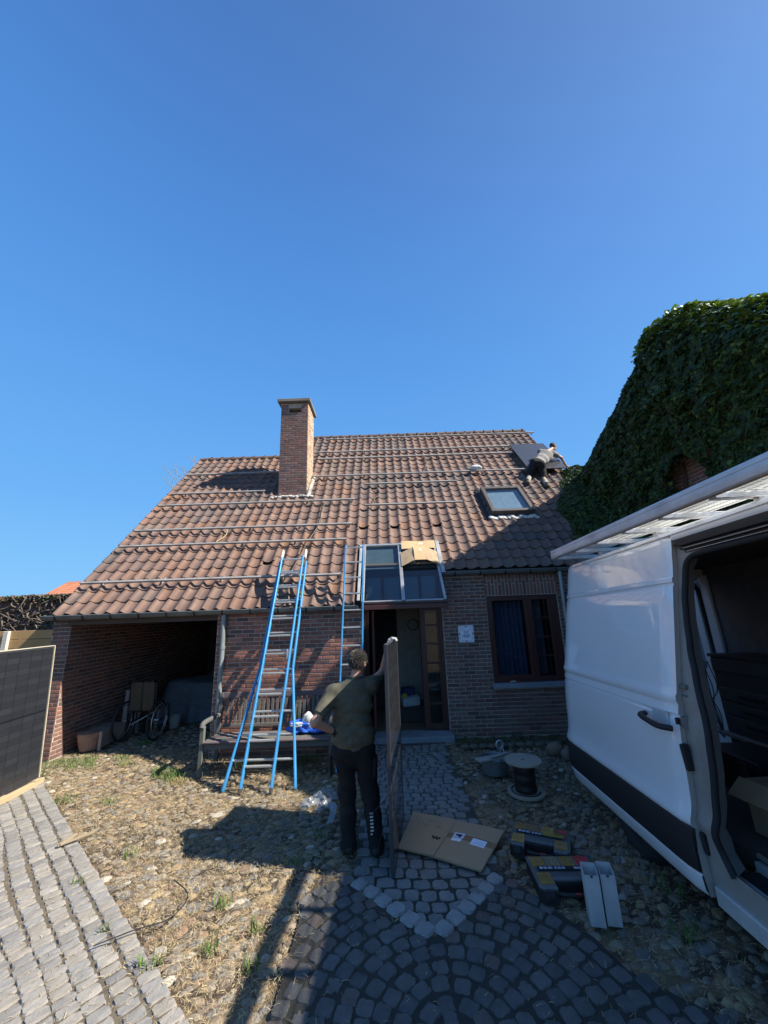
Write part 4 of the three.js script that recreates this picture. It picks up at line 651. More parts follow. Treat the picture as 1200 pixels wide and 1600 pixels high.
  for (const [x, z] of [[.13, -.52], [1.75, -.52], [.13, 2.75], [1.75, 2.75]]) { // wheels
    const t = new THREE.TorusGeometry(.255, .095, 12, 36); t.rotateY(Math.PI / 2); t.scale(1.15, 1, 1);
    const w = one('wheel', t, mat([.032, .032, .034], .75), van, M4(x + .06, .285, z)); const s = x < 1 ? -1 : 1;
    const rim = new MB().add(new THREE.LatheGeometry([[.0, .03], [.07, .035], [.09, .0], [.16, -.01], [.195, .03], [.21, .05]].map(([r, y]) => new THREE.Vector2(r, y)), 28), M4(s * .03, 0, 0, 0, 0, s * -Math.PI / 2)); for (let i = 0; i < 5; i++) rim.rod(V(s * .05, Math.cos(i * 1.257) * .11, Math.sin(i * 1.257) * .11), V(s * .02, Math.cos(i * 1.257) * .11, Math.sin(i * 1.257) * .11), .018); rim.build('rim', mat([.35, .35, .36], .45, { metal: .6 }), w);
  }
  { // roof rack: side rail, cross bars, perforated walkway
    const k = new MB(), rail = (x, s) => { const g = toCreasedNormals(grid(10, 1, (u, v) => { const pr = [[0, -.055], [-.012, -.045], [-.016, -.02], [-.012, .012], [-.010, .016], [-.013, .020], [-.008, .045], [.006, .058], [.028, .06], [.036, .05], [.036, -.055]][Math.round(u * 10)], z = lerp(-1.38, 3.2, v); return V(x + s * pr[0], 2.835 - (z + 1.38) * .012 + pr[1], z); }).toNonIndexed(), .5); k.add(g); k.span(x - .014 * s, x + .036 * s, 2.78, 2.892, -1.385, -1.378); };
    rail(.08, 1); rail(1.86, -1);
    const o = k.build('roof_rack', mat([.68, .68, .7], .35, { metal: .15, map: T.weather, bs: .0002 }), van);
    for (let z = -1.3; z < 3.2; z += .52) new MB().span(.11, 1.83, 2.765 - (z + 1.38) * .012, 2.805 - (z + 1.38) * .012, z - .03, z + .03, .004).build('crossbar', mat([.66, .66, .68], .35, { metal: .3, bs: .0002 }), o);
    for (const z of [-.78, .26, 1.3, 2.34]) for (const x of [.40, 1.7]) new MB().span(x - .02, x + .02, 2.64, 2.79, z - .025, z + .025, .004).build('rack_foot', C.alu, o);
    const hm = canvasTex(512, 64, (c) => { c.fillStyle = '#fff'; c.fillRect(0, 0, 512, 64); c.fillStyle = '#000'; for (let i = 0; i < 32; i++) for (let j = 0; j < 4; j++) { c.beginPath(); c.arc(i * 16 + (j % 2 ? 8 : 0), j * 16 + 8, 3.6, 0, 7); c.fill(); } }); hm.colorSpace = THREE.NoColorSpace; hm.wrapS = hm.wrapT = THREE.RepeatWrapping; hm.repeat.set(5, 1);
    for (const [a, b] of [[.22, .52], [.62, .92], [1.02, 1.32], [1.42, 1.72]]) one('walkway', grid(1, 1, (u, v) => { const z = lerp(-1.33, 3.15, u); return V(lerp(a, b, v), 2.815 - (z + 1.38) * .012, z); }), new THREE.MeshPhysicalMaterial({ color: new THREE.Color(.86, .88, .82), roughness: .6, transmission: .45, thickness: 0, alphaMap: hm, alphaTest: .5, side: THREE.DoubleSide }), o);
  }
  van.rotation.order = 'YXZ'; van.rotation.set(THREE.MathUtils.degToRad(-1.8), THREE.MathUtils.degToRad(-2.5), 0); van.position.set(2.05, 0, -3.6); van.updateMatrixWorld(true);
  const inVan = (o, m) => { m = van.matrixWorld.clone().multiply(m); m.decompose(o.position, o.quaternion, o.scale); };
  const box = thing('cardboard_box', 'brown cardboard box standing in the van doorway at the right edge', 'box');
  new MB().span(-.2, .2, 0, .34, -.19, .19, .003).build('carton', C.card, box); new MB().box(-.28, .30, 0, .16, .006, .38, 0, 0, .7, 0).build('flap', C.card, box); inVan(box, M4(.80, .5, .45, 0, .12));
  const tc = thing('tool_chest', 'black lidded tool chest on the shelf floor inside the van', 'tool case');
  new MB().span(-.22, .22, 0, .24, -.3, .3, .012).build('body', mat([.02, .02, .022], .5), tc); new MB().span(-.23, .23, .245, .32, -.31, .31, .012).build('lid', mat([.028, .028, .03], .5), tc); for (const z of [-.15, .15]) new MB().span(-.245, -.228, .18, .29, z - .03, z + .03, .004).build('latch', mat([.05, .05, .055], .4), tc); inVan(tc, M4(1.2, .5, -.35));
}
// ------------------------------------------------------------------ people: distance fields meshed by surface nets
const cap = (a, b, ra, rb = ra) => { const d = b.clone().sub(a), L2 = d.lengthSq() || 1e-9; return (p) => { const t = clamp(((p.x - a.x) * d.x + (p.y - a.y) * d.y + (p.z - a.z) * d.z) / L2); return Math.hypot(p.x - a.x - d.x * t, p.y - a.y - d.y * t, p.z - a.z - d.z * t) - lerp(ra, rb, t); }; };
const ell = (c, r, q) => { const iq = (q || new THREE.Quaternion()).clone().invert(), t = V(); return (p) => { t.set(p.x - c.x, p.y - c.y, p.z - c.z).applyQuaternion(iq); const k = Math.hypot(t.x / r.x, t.y / r.y, t.z / r.z); return (k - 1) * Math.min(r.x, r.y, r.z) * (k < 1 ? 1 : .9); }; };
const smin = (a, b, k) => { const h = Math.max(k - Math.abs(a - b), 0) / k; return Math.min(a, b) - h * h * k * .25; };
const union = (fs, k) => (p) => { let d = fs[0](p); for (let i = 1; i < fs.length; i++) d = smin(d, fs[i](p), k); return d; };
function surfaceNet(f, lo, hi, c) {
  const n = [0, 1, 2].map((i) => Math.ceil((hi.getComponent(i) - lo.getComponent(i)) / c) + 1), [nx, ny, nz] = n, F = new Float32Array(nx * ny * nz), p = V();
  for (let k = 0, o = 0; k < nz; k++) for (let j = 0; j < ny; j++) for (let i = 0; i < nx; i++, o++) { p.set(lo.x + i * c, lo.y + j * c, lo.z + k * c); F[o] = f(p); }
  const id = new Int32Array(nx * ny * nz).fill(-1), P = [], I = [], st = [1, nx, nx * ny], E = [[0, 1], [2, 3], [4, 5], [6, 7], [0, 2], [1, 3], [4, 6], [5, 7], [0, 4], [1, 5], [2, 6], [3, 7]];
  for (let k = 0; k < nz - 1; k++) for (let j = 0; j < ny - 1; j++) for (let i = 0; i < nx - 1; i++) {
    const o = i + nx * (j + ny * k), v = []; let m = 0; for (let q = 0; q < 8; q++) { const x = F[o + (q & 1) + (q & 2 ? nx : 0) + (q & 4 ? nx * ny : 0)]; v.push(x); if (x < 0) m |= 1 << q; } if (m === 0 || m === 255) continue;
    let x = 0, y = 0, z = 0, e = 0; for (const [a, b] of E) { if ((v[a] < 0) === (v[b] < 0)) continue; const t = v[a] / (v[a] - v[b]); x += (a & 1) + ((b & 1) - (a & 1)) * t; y += (a >> 1 & 1) + ((b >> 1 & 1) - (a >> 1 & 1)) * t; z += (a >> 2) + ((b >> 2) - (a >> 2)) * t; e++; }
    id[o] = P.length / 3; P.push(lo.x + (i + x / e) * c, lo.y + (j + y / e) * c, lo.z + (k + z / e) * c);
  }
  for (let k = 1; k < nz - 1; k++) for (let j = 1; j < ny - 1; j++) for (let i = 1; i < nx - 1; i++) { const o = i + nx * (j + ny * k); for (let a = 0; a < 3; a++) { const s = F[o] < 0, t = F[o + st[a]] < 0; if (s === t) continue; const u = st[(a + 1) % 3], w = st[(a + 2) % 3], q = [id[o], id[o - u], id[o - u - w], id[o - w]]; if (q.some((x) => x < 0)) continue; if (s) I.push(q[0], q[1], q[2], q[0], q[2], q[3]); else I.push(q[0], q[2], q[1], q[0], q[3], q[2]); } }
  const N = new Float32Array(P.length), e = c * .6, uv = []; for (let i = 0; i < P.length; i += 3) { const g = (dx, dy, dz) => f(p.set(P[i] + dx, P[i + 1] + dy, P[i + 2] + dz)); const x = g(e, 0, 0) - g(-e, 0, 0), y = g(0, e, 0) - g(0, -e, 0), z = g(0, 0, e) - g(0, 0, -e), l = Math.hypot(x, y, z) || 1; N[i] = x / l; N[i + 1] = y / l; N[i + 2] = z / l; uv.push(P[i] + P[i + 2] * .7, P[i + 1]); }
  const g = new THREE.BufferGeometry(); g.setAttribute('position', new THREE.Float32BufferAttribute(P, 3)); g.setAttribute('normal', new THREE.BufferAttribute(N, 3)); g.setAttribute('uv', new THREE.Float32BufferAttribute(uv, 2)); g.setIndex(I); return g;
}
const skin = mat([.46, .25, .17], .55, { map: T.weather, bs: .0004 }), clothM = (c, o = {}) => mat(c, .92, { map: T.cloth, bump: T.folds, bs: .008, ...o });
const hairTex = tex(256, (u, v) => .25 + .75 * fbm(u * 60, v * 14, 60, 3, 131), { w: .12, h: .12 });
const quatUp = (d) => new THREE.Quaternion().setFromUnitVectors(V(0, 1, 0), d.clone().normalize());
// a hand: palm and five bent fingers; o wrist, dir along the palm, nrm out of the back of the hand, side towards the thumb
function handParts(o, dir, nrm, side, curl, s = 1) {
  const fs = [cap(o.clone(), o.clone().addScaledVector(dir, .03 * s), .026 * s)], at = (a, b, c) => o.clone().addScaledVector(dir, a * s).addScaledVector(side, b * s).addScaledVector(nrm, c * s);
  for (const q of [-.026, -.008, .010, .028]) fs.push(cap(at(.01, q * .6, 0), at(.088, q, 0), .013 * s, .011 * s));
  const L = [.030, .038, .042, .036];
  [-.030, -.010, .011, .031].forEach((q, i) => { let p = at(.09, q, 0), d = dir.clone(); const ax = side.clone(); for (let k = 0; k < 3; k++) { d = d.clone().applyAxisAngle(ax, curl); const n = p.clone().addScaledVector(d, L[i] * s * [1, .75, .6][k]); fs.push(cap(p, n, (.0098 - k * .0008) * s, (.009 - k * .0008) * s)); p = n; } });
  let p = at(.02, .030, -.004), d = dir.clone().multiplyScalar(.6).addScaledVector(side, .8).normalize(); for (let k = 0; k < 3; k++) { const n = p.clone().addScaledVector(d, [.042, .032, .025][k] * s); fs.push(cap(p, n, (.0125 - k * .0015) * s, (.0115 - k * .0015) * s)); p = n; d = d.clone().addScaledVector(nrm, -.45 * Math.sign(curl || 1)).addScaledVector(dir, .25).normalize(); }
  return union(fs, .008 * s);
}
function head(c, fwd, up) { // skull, face, ears; fwd is where the face looks
  const r = fwd.clone().cross(up).normalize(), q = new THREE.Quaternion().setFromRotationMatrix(new THREE.Matrix4().makeBasis(r, up, fwd.clone().negate())), at = (x, y, z) => c.clone().addScaledVector(r, x).addScaledVector(up, y).addScaledVector(fwd, z);
  const f = union([ell(at(0, .025, -.012), V(.078, .095, .098), q), ell(at(0, -.035, .035), V(.058, .075, .062), q), ell(at(0, -.088, .058), V(.034, .026, .032), q), cap(at(0, .0, .088), at(0, -.032, .112), .010, .015), ell(at(-.03, .012, .078), V(.02, .016, .014), q), ell(at(.03, .012, .078), V(.02, .016, .014), q), ell(at(0, -.06, .092), V(.026, .010, .012), q)], .03);
  const ears = union([ell(at(-.081, -.008, -.012), V(.012, .034, .022), q), ell(at(.081, -.008, -.012), V(.012, .034, .022), q)], .01);
  const hair = (p) => { const d = f(p) - .009, lx = V(p.x - c.x, p.y - c.y, p.z - c.z), z = lx.dot(fwd), y = lx.dot(up); return Math.max(d, z - (.03 + y * .45), -(y + .07 + z * .25)); };
  return { f: (p) => smin(f(p), ears(p), .012), hair, at };
}
function wrinkle(f, amp, fr) { return (p) => f(p) + amp * (noise3(p.x * fr, p.y * fr * 1.6, p.z * fr) - .5); }

{ // worker seen from behind, one hand on his hip, the other steadying the upright solar panel
  const m = thing('person', 'person in olive polo shirt and black work trousers steadying an upright solar panel', 'person');
  const hc = V(-.325, 1.635, -4.30), fwd = V(.42, -.12, -.9).normalize(), up = V(.06, .99, -.08); up.addScaledVector(fwd, -up.dot(fwd)).normalize();
  const H = head(hc, fwd, up), nk = V(-.365, 1.46, -4.255);
  const sL = V(-.585, 1.375, -4.235), eL = V(-.728, 1.15, -4.04), wL = V(-.57, 1.03, -4.185), sR = V(-.195, 1.425, -4.29), eR = V(-.075, 1.50, -4.55), wR = V(-.012, 1.76, -4.42);
  const hpL = V(-.475, .86, -4.25), hpR = V(-.285, .86, -4.255), kL = V(-.45, .46, -4.29), kR = V(-.225, .455, -4.27), aL = V(-.43, .09, -4.24), aR = V(-.175, .085, -4.20);
  const handR = handParts(V(-.012, 1.755, -4.42), V(.22, .93, .12).normalize(), V(-.9, .25, .1).normalize(), V(.1, -.1, .98).normalize(), -.75);
  const torso = union([ell(V(-.385, 1.28, -4.24), V(.19, .17, .115)), ell(V(-.385, 1.10, -4.245), V(.172, .19, .112)), ell(V(-.385, .92, -4.25), V(.175, .14, .118)), cap(sL, V(-.45, 1.40, -4.25), .058, .07), cap(sR, V(-.30, 1.42, -4.26), .058, .07)], .09);
  const arms = union([cap(sL, eL, .052, .044), cap(eL, wL, .043, .031), cap(sR, eR, .052, .044), cap(eR, wR, .042, .03)], .02);
  const handL = handParts(wL.clone(), V(.88, -.35, -.05).normalize(), V(.1, .2, .97).normalize(), V(-.2, -.9, .1).normalize(), .5);
  const legs = union([cap(hpL, kL, .075, .052), cap(kL, aL, .05, .04), cap(hpR, kR, .075, .052), cap(kR, aR, .05, .04)], .03);
  const body = (p) => { let d = smin(H.f(p), cap(hc.clone().add(V(0, -.06, .01)), nk, .056, .062)(p), .03); d = smin(d, torso(p) + .022, .04); d = smin(d, arms(p), .03); d = smin(d, legs(p), .04); d = Math.min(d, handL(p)); return d; };
  one('body', surfaceNet(body, V(-.85, .03, -4.72), V(.10, 1.80, -3.98), .0095), skin, m);
  const hr = one('hair', surfaceNet((p) => H.hair(p) + .004 * (noise3(p.x * 160, p.y * 120, p.z * 160) - .5), V(-.46, 1.49, -4.44), V(-.2, 1.79, -4.14), .005), mat([.03, .025, .022], .9, { map: hairTex, bump: hairTex, bs: .006 }), m);
  { const P = hr.geometry.attributes.position, N = hr.geometry.attributes.normal, k = 5200, g = new THREE.ConeGeometry(.0013, .02, 3); g.translate(0, .008, 0); const o = shade(new THREE.InstancedMesh(g, mat([1, 1, 1], .6, { map: null, bump: null }), k)), c = new THREE.Color(), n = V(); o.name = 'hair_strands'; o.userData.kind = 'stuff';
    for (let i = 0; i < k; i++) { const j = Math.floor(rnd() * P.count); n.set(N.getX(j) + rr(-.35, .35), N.getY(j) - .45 + rr(-.35, .35), N.getZ(j) + rr(-.35, .35)); o.setMatrixAt(i, new THREE.Matrix4().compose(V(P.getX(j) + rr(-.003, .003), P.getY(j), P.getZ(j) + rr(-.003, .003)), quatUp(n), V(1, rr(.6, 1.2), 1))); const gr = rnd() < .28 ? .22 : .045, d = rr(.6, 1.3); o.setColorAt(i, c.setRGB(gr * d * 1.05, gr * d * .9, gr * d * .78)); } m.add(o); }
  const sleeve = (a, b, t, r0, r1) => cap(a, a.clone().lerp(b, t), r0, r1);
  const shirtF = wrinkle(union([torso, (p) => ell(V(-.385, .97, -4.245), V(.20, .17, .128))(p), sleeve(sL, eL, .78, .074, .072), sleeve(sR, eR, .80, .076, .072), cap(V(-.365, 1.42, -4.25), V(-.36, 1.475, -4.258), .088, .072)], .06), .03, 10), drape = (p) => .006 * sstep(1.36, 1.2, p.y) * Math.sin((p.y * 1.0 - (p.x + .38) * (p.x < -.36 ? .55 : -.2)) * 62 + 5 * noise3(p.x * 6, p.y * 6, p.z * 6)) * (.2 + 1.2 * noise3(p.x * 5, p.y * 4, 3));
  const cutArm = (a, b, t) => { const d = b.clone().sub(a), L = d.length(); d.normalize(); return (p) => { const s = (p.x - a.x) * d.x + (p.y - a.y) * d.y + (p.z - a.z) * d.z; return s - L * t; }; };
  const cl = cutArm(sL, eL, .80), cr = cutArm(sR, eR, .82);
  const shirt = one('polo_shirt', surfaceNet((p) => { let d = Math.max(shirtF(p) + drape(p), .845 + (p.x + .4) * -.09 - p.y, p.y - 1.50); if (p.x < -.6 && p.y < 1.36 && p.y > 1.08) d = Math.max(d, cl(p)); if (p.z < -4.36) d = Math.max(d, cr(p)); return d; }, V(-.86, .80, -4.72), V(.08, 1.53, -3.98), .0095), clothM([.155, .148, .10]), m);
  one('print', grid(10, 3, (u, v) => V(-.405 + u * .075, 1.435 + v * .02 - Math.abs(u - .5) * .03 + u * .02, -4.178 + .004 - v * .028)), mat([.6, .6, .55], .8, { bump: null }), shirt);
  const tr = wrinkle(union([ell(V(-.385, .84, -4.25), V(.198, .13, .135)), cap(hpL, kL, .108, .082), cap(kL, V(-.432, .07, -4.24), .08, .078), cap(hpR, kR, .108, .082), cap(kR, V(-.178, .065, -4.2), .08, .078)], .045), .055, 11);
  one('collar', surfaceNet((p) => Math.max(Math.abs(cap(V(-.368, 1.42, -4.25), V(-.352, 1.53, -4.262), .082, .068)(p)) - .006, 1.465 - (p.z + 4.25) * .2 - p.y, p.y - 1.515 - (p.z + 4.25) * .12), V(-.5, 1.4, -4.4), V(-.22, 1.57, -4.12), .006), clothM([.13, .125, .085]), shirt);
  const trousers = one('trousers', surfaceNet((p) => Math.max(tr(p) + .006 * Math.sin(p.y * 46 + 6 * noise3(p.x * 7, p.y * 5, p.z * 7)) * noise3(p.x * 9, p.y * 4, p.z * 9), p.y - .90, .045 - p.y), V(-.66, .0, -4.45), V(-.03, .94, -4.02), .0095), clothM([.012, .012, .014]), m);
  for (let i = 0; i < 7; i++) new MB().box(-.215 + i * .001, .345 - i * .028, -4.170 + .004 - i * .0018 + .03, .030, .013, .004, .06, .1, 0, 0).build('reflective_stripe', mat([.75, .75, .72], .4, { bump: null }), trousers);
  new MB().box(-.60, .72, -4.22, .03, .17, .12, 0, .1, .05, .01).box(-.17, .70, -4.24, .03, .17, .12, 0, -.1, -.05, .01).build('thigh_pocket', clothM([.014, .014, .016]), trousers);
  for (const [a, s] of [[aL, -1], [aR, 1]]) { const f = union([cap(a.clone().add(V(0, -.05, .03)), a.clone().add(V(s * .02, -.055, -.13)), .048, .042), cap(a.clone().add(V(s * .02, -.06, -.13)), a.clone().add(V(s * .028, -.06, -.19)), .044, .036), cap(a.clone().add(V(0, 0, .01)), a.clone().add(V(0, -.04, .01)), .052, .052)], .03), l = a.clone().add(V(-.12, -.13, -.28)), h = a.clone().add(V(.12, .08, .12)); one('shoe', surfaceNet((p) => Math.max(f(p), -p.y - .002), l, h, .009), mat([.02, .019, .019], .7), m); }
  one('glove', surfaceNet((p) => handR(p) - .003, V(-.13, 1.70, -4.56), V(.16, 1.98, -4.28), .0055), mat([.62, .6, .58], .8, { map: T.cloth }), m);
  one('glove', surfaceNet((p) => Math.min(handL(p) - .004, cap(wL.clone().add(V(-.03, .02, .01)), wL, .037, .036)(p)), V(-.70, .88, -4.32), V(-.38, 1.14, -4.05), .0055), mat([.014, .014, .015], .8, { map: T.cloth }), m);
  settle(m, -.3, 0, -4.22);
}
{ // worker on the roof, bent over the panel
  const m = thing('person', 'person in grey t-shirt and dark shorts crouching over solar panel high on the roof', 'person');
  const fL = V(3.83, 5.33, -9.68), fR = V(4.28, 5.18, -9.55), kL = V(4.02, 5.62, -9.98), kR = V(4.36, 5.52, -9.92), hL = V(4.16, 5.96, -9.90), hR = V(4.36, 5.92, -9.90);
  const ch = V(4.68, 6.30, -10.22), sL = V(4.56, 6.46, -10.34), sR = V(4.86, 6.36, -10.22), eL = V(4.96, 6.28, -10.50), wL = V(5.10, 6.14, -10.62), eR = V(5.12, 6.24, -10.30), wR = V(5.27, 6.07, -10.42);
  const hc = V(5.00, 6.63, -10.42), fwd = V(.75, -.55, -.35).normalize(), up = V(.45, .85, -.3); up.addScaledVector(fwd, -up.dot(fwd)).normalize(); const H = head(hc, fwd, up);
  const dir = ch.clone().sub(V(4.26, 5.94, -9.9)).normalize(), q = quatUp(dir), mid = V(4.47, 6.12, -10.06);
  const torso = union([ell(V(4.66, 6.30, -10.20), V(.185, .17, .12), q), ell(mid, V(.17, .2, .115), q), ell(V(4.28, 5.95, -9.92), V(.17, .14, .125), q), cap(sL, ch, .06, .08), cap(sR, ch, .06, .08)], .08);
  const arms = union([cap(sL, eL, .05, .042), cap(eL, wL, .042, .03), cap(sR, eR, .05, .042), cap(eR, wR, .042, .03)], .02), legs = union([cap(hL, kL, .08, .055), cap(kL, fL, .056, .042), cap(hR, kR, .08, .055), cap(kR, fR, .056, .042)], .03);
  const hnL = handParts(wL, V(.6, -.55, -.4).normalize(), V(.3, .7, .3).normalize(), V(.5, 0, .8).normalize(), -.3), hnR = handParts(wR, V(.6, -.6, -.35).normalize(), V(.3, .7, .4).normalize(), V(-.4, .1, -.8).normalize(), -.5);
  one('body', surfaceNet((p) => { let d = smin(H.f(p), cap(hc.clone().addScaledVector(up, -.07), V(4.74, 6.42, -10.30), .055, .065)(p), .03); d = smin(d, torso(p) + .02, .04); d = smin(d, arms(p), .03); d = smin(d, legs(p), .03); return Math.min(d, hnL(p), hnR(p)); }, V(3.7, 5.05, -10.85), V(5.5, 6.85, -9.4), .0125), skin, m);
  one('hair', surfaceNet(H.hair, V(4.82, 6.45, -10.6), V(5.18, 6.82, -10.25), .008), mat([.06, .045, .035], .8, { map: hairTex, bump: hairTex, bs: .003 }), m);
  const cut = (p) => (p.x - 4.22) * dir.x + (p.y - 5.90) * dir.y + (p.z + 9.88) * dir.z;
  const sh = wrinkle(union([(p) => torso(p) - .008, cap(sL, sL.clone().lerp(eL, .55), .072, .07), cap(sR, sR.clone().lerp(eR, .55), .072, .07)], .05), .03, 9);
  one('t_shirt', surfaceNet((p) => Math.max(sh(p), -cut(p)), V(4.1, 5.75, -10.6), V(5.15, 6.65, -9.7), .0125), clothM([.40, .39, .36]), m);
  const so = wrinkle(union([(p) => ell(V(4.27, 5.93, -9.91), V(.185, .15, .14), q)(p), cap(hL, kL, .108, .095), cap(hR, kR, .108, .095)], .05), .03, 9);
  one('shorts', surfaceNet((p) => Math.max(so(p), cut(p) - .10, 5.56 + (p.x - 4.2) * -.1 - p.y), V(3.85, 5.4, -10.2), V(4.7, 6.2, -9.65), .0125), clothM([.02, .02, .024]), m);
  for (const [f, k] of [[fL, kL], [fR, kR]]) { one('sock', surfaceNet(wrinkle(cap(f, f.clone().lerp(k, .62), .056, .064), .02, 14), f.clone().add(V(-.15, -.1, -.35)), f.clone().add(V(.35, .4, .15)), .0125), mat([.38, .36, .31], .9), m); one('shoe', surfaceNet(union([cap(f.clone().add(V(-.02, -.03, .06)), f.clone().add(V(.04, -.02, -.10)), .052, .046), cap(f, f.clone().add(V(0, .05, 0)), .055)], .03), f.clone().add(V(-.2, -.14, -.22)), f.clone().add(V(.2, .16, .18)), .011), mat([.10, .075, .05], .8), m); }
  settle(m, 4.1, 5.2, -9.65);
  const d = thing('cordless_drill', 'black cordless drill in the hand of the roof worker', 'drill');
  new MB().rod(V(5.28, 6.05, -10.46), V(5.46, 6.02, -10.52), .032, .026, 12).rod(V(5.46, 6.02, -10.52), V(5.56, 6.00, -10.55), .012, .006, 8).build('motor_housing', C.black, d); new MB().bar(V(5.31, 6.04, -10.47), V(5.29, 5.92, -10.45), .035, .045).box(5.29, 5.905, -10.45, .07, .05, .09).build('grip', mat([.03, .03, .03], .6), d); settle(d, 5.3, 5.9, -10.45);
}
// ------------------------------------------------------------------ solar panels and rails
const cellTex = canvasTex(512, 1024, (c, w, h) => {
  c.fillStyle = '#10131a'; c.fillRect(0, 0, w, h); const r = (i, j) => hash(i, j, 77);
  for (let i = 0; i < 6; i++) for (let j = 0; j < 22; j++) { const g = 30 + r(i, j) * 5 + (j % 2) * 5; c.fillStyle = `rgb(${g},${g + 2},${g + 7})`; c.fillRect(i * w / 6 + 2, j * (h - 14) / 22 + 1 + (j > 10 ? 12 : 0), w / 6 - 4, (h - 14) / 22 - 2); }
  c.fillStyle = 'rgba(70,75,85,.25)'; for (let i = 0; i < 60; i++) c.fillRect((i + .5) * w / 60, 0, 1, h);
});
const cellMat = new THREE.MeshPhysicalMaterial({ map: cellTex, color: 0xffffff, roughness: .45, clearcoat: .75, clearcoatRoughness: .03 }), frameMat = mat([.05, .053, .06], .5, { bump: null });
function panel(t, W, Hh, thick, m) { // in its own plane: width x, height y, face towards +z
  const f = new MB().span(-W / 2, W / 2, 0, .012, -thick, 0, .002).span(-W / 2, W / 2, Hh - .012, Hh, -thick, 0, .002).span(-W / 2, -W / 2 + .012, .012, Hh - .012, -thick, 0, .002).span(W / 2 - .012, W / 2, .012, Hh - .012, -thick, 0, .002), fr = f.build('frame', frameMat, t);
  const gl = one('glass', new THREE.PlaneGeometry(W - .024, Hh - .024), cellMat, t, M4(0, Hh / 2, -.003)); const bk = one('back_sheet', new THREE.BoxGeometry(W - .024, Hh - .024, .004), mat([.03, .03, .033], .6, { bump: null }), t, M4(0, Hh / 2, -.008));
  for (const o of [fr, gl, bk]) { const k = m.clone().multiply(new THREE.Matrix4().compose(o.position, o.quaternion, o.scale)); k.decompose(o.position, o.quaternion, o.scale); }
}
{ // held upright beside the worker
  const t = thing('solar_panel', 'solar panel standing upright on its short edge beside the worker in olive shirt', 'solar panel');
  panel(t, 1.0, 1.83, .034, M4(.045, .015, -4.325, 0, Math.atan2(.99, .12), .0)); settle(t, .02, 0, -4.32);
  const w = thing('panel_cable', 'thin black cables hanging from the upright panel behind the worker\'s legs', 'cable');
  new MB().tube([V(-.02, .95, -4.2), V(-.07, .80, -4.1), V(-.03, .62, -4.0), V(-.08, .5, -4.02), V(-.22, .36, -4.08)], .0035, 5, 40).build('cable', C.black, w); new MB().tube([V(-.02, .5, -4.1), V(-.1, .3, -4.03), V(-.16, .12, -4.02), V(-.2, .03, -4.05)], .003, 5, 40).build('cable', C.black, w); settle(w, -.1, 0, -4.1);
}
{ // on the roof
  const t = thing('solar_panel', 'black solar panel laid on the roof rails under the kneeling worker', 'solar panel');
  panel(t, 1.06, 1.80, .035, roofMesh.matrixWorld.clone().multiply(M4(4.56, .165, -4.76, -Math.PI / 2, 0, 0))); settle(t, 4.56, 6, -10.5);
}
{ // stack leaning at the left edge of the frame
  for (let i = 0; i < 4; i++) { const t = thing('solar_panel', i ? ['second', 'third', 'hindmost'][i - 1] + ' black solar panel of the upright stack by the carport pier' : 'front black solar panel of the upright stack at the left edge', 'solar panel', 'solar panels in the upright stack'); panel(t, 1.13, 1.72, .035, M4(-4.875 - i * .05, .085, -5.45, -.05, Math.PI / 2 + .05, 0)); settle(t, -4.9 - i * .05, .09, -5.45); }
  const p = thing('pallet', 'wooden pallet with pale batten edge under the upright stack of solar panels', 'pallet'), wm = mat([.5, .39, .23], .85, { map: T.wood, bump: T.wood, bs: .002 });
  for (const x of [-4.86, -5.1, -5.34]) new MB().box(x, .035, -5.4, .06, .07, 1.36, 0, .05, 0).build('board', wm, p); for (const z of [-4.95, -5.45, -5.95]) new MB().box(-5.1, .076, z, .5, .012, .1, 0, .05, 0, .002).build('board', wm, p);
  new MB().box(-4.97, .95, -6.045, .03, 1.74, .012, -.0, .05, .05).build('batten', mat([.56, .5, .36], .85), p); new MB().box(-5.0, 1.818, -5.47, .05, .012, 1.16, 0, .05, 0).build('batten', mat([.56, .5, .36], .85), p); settle(p, -5.1, 0, -5.45);
}
const railM = mat([.37, .36, .345], .5, { metal: .15, map: T.weather, bs: .0002 });
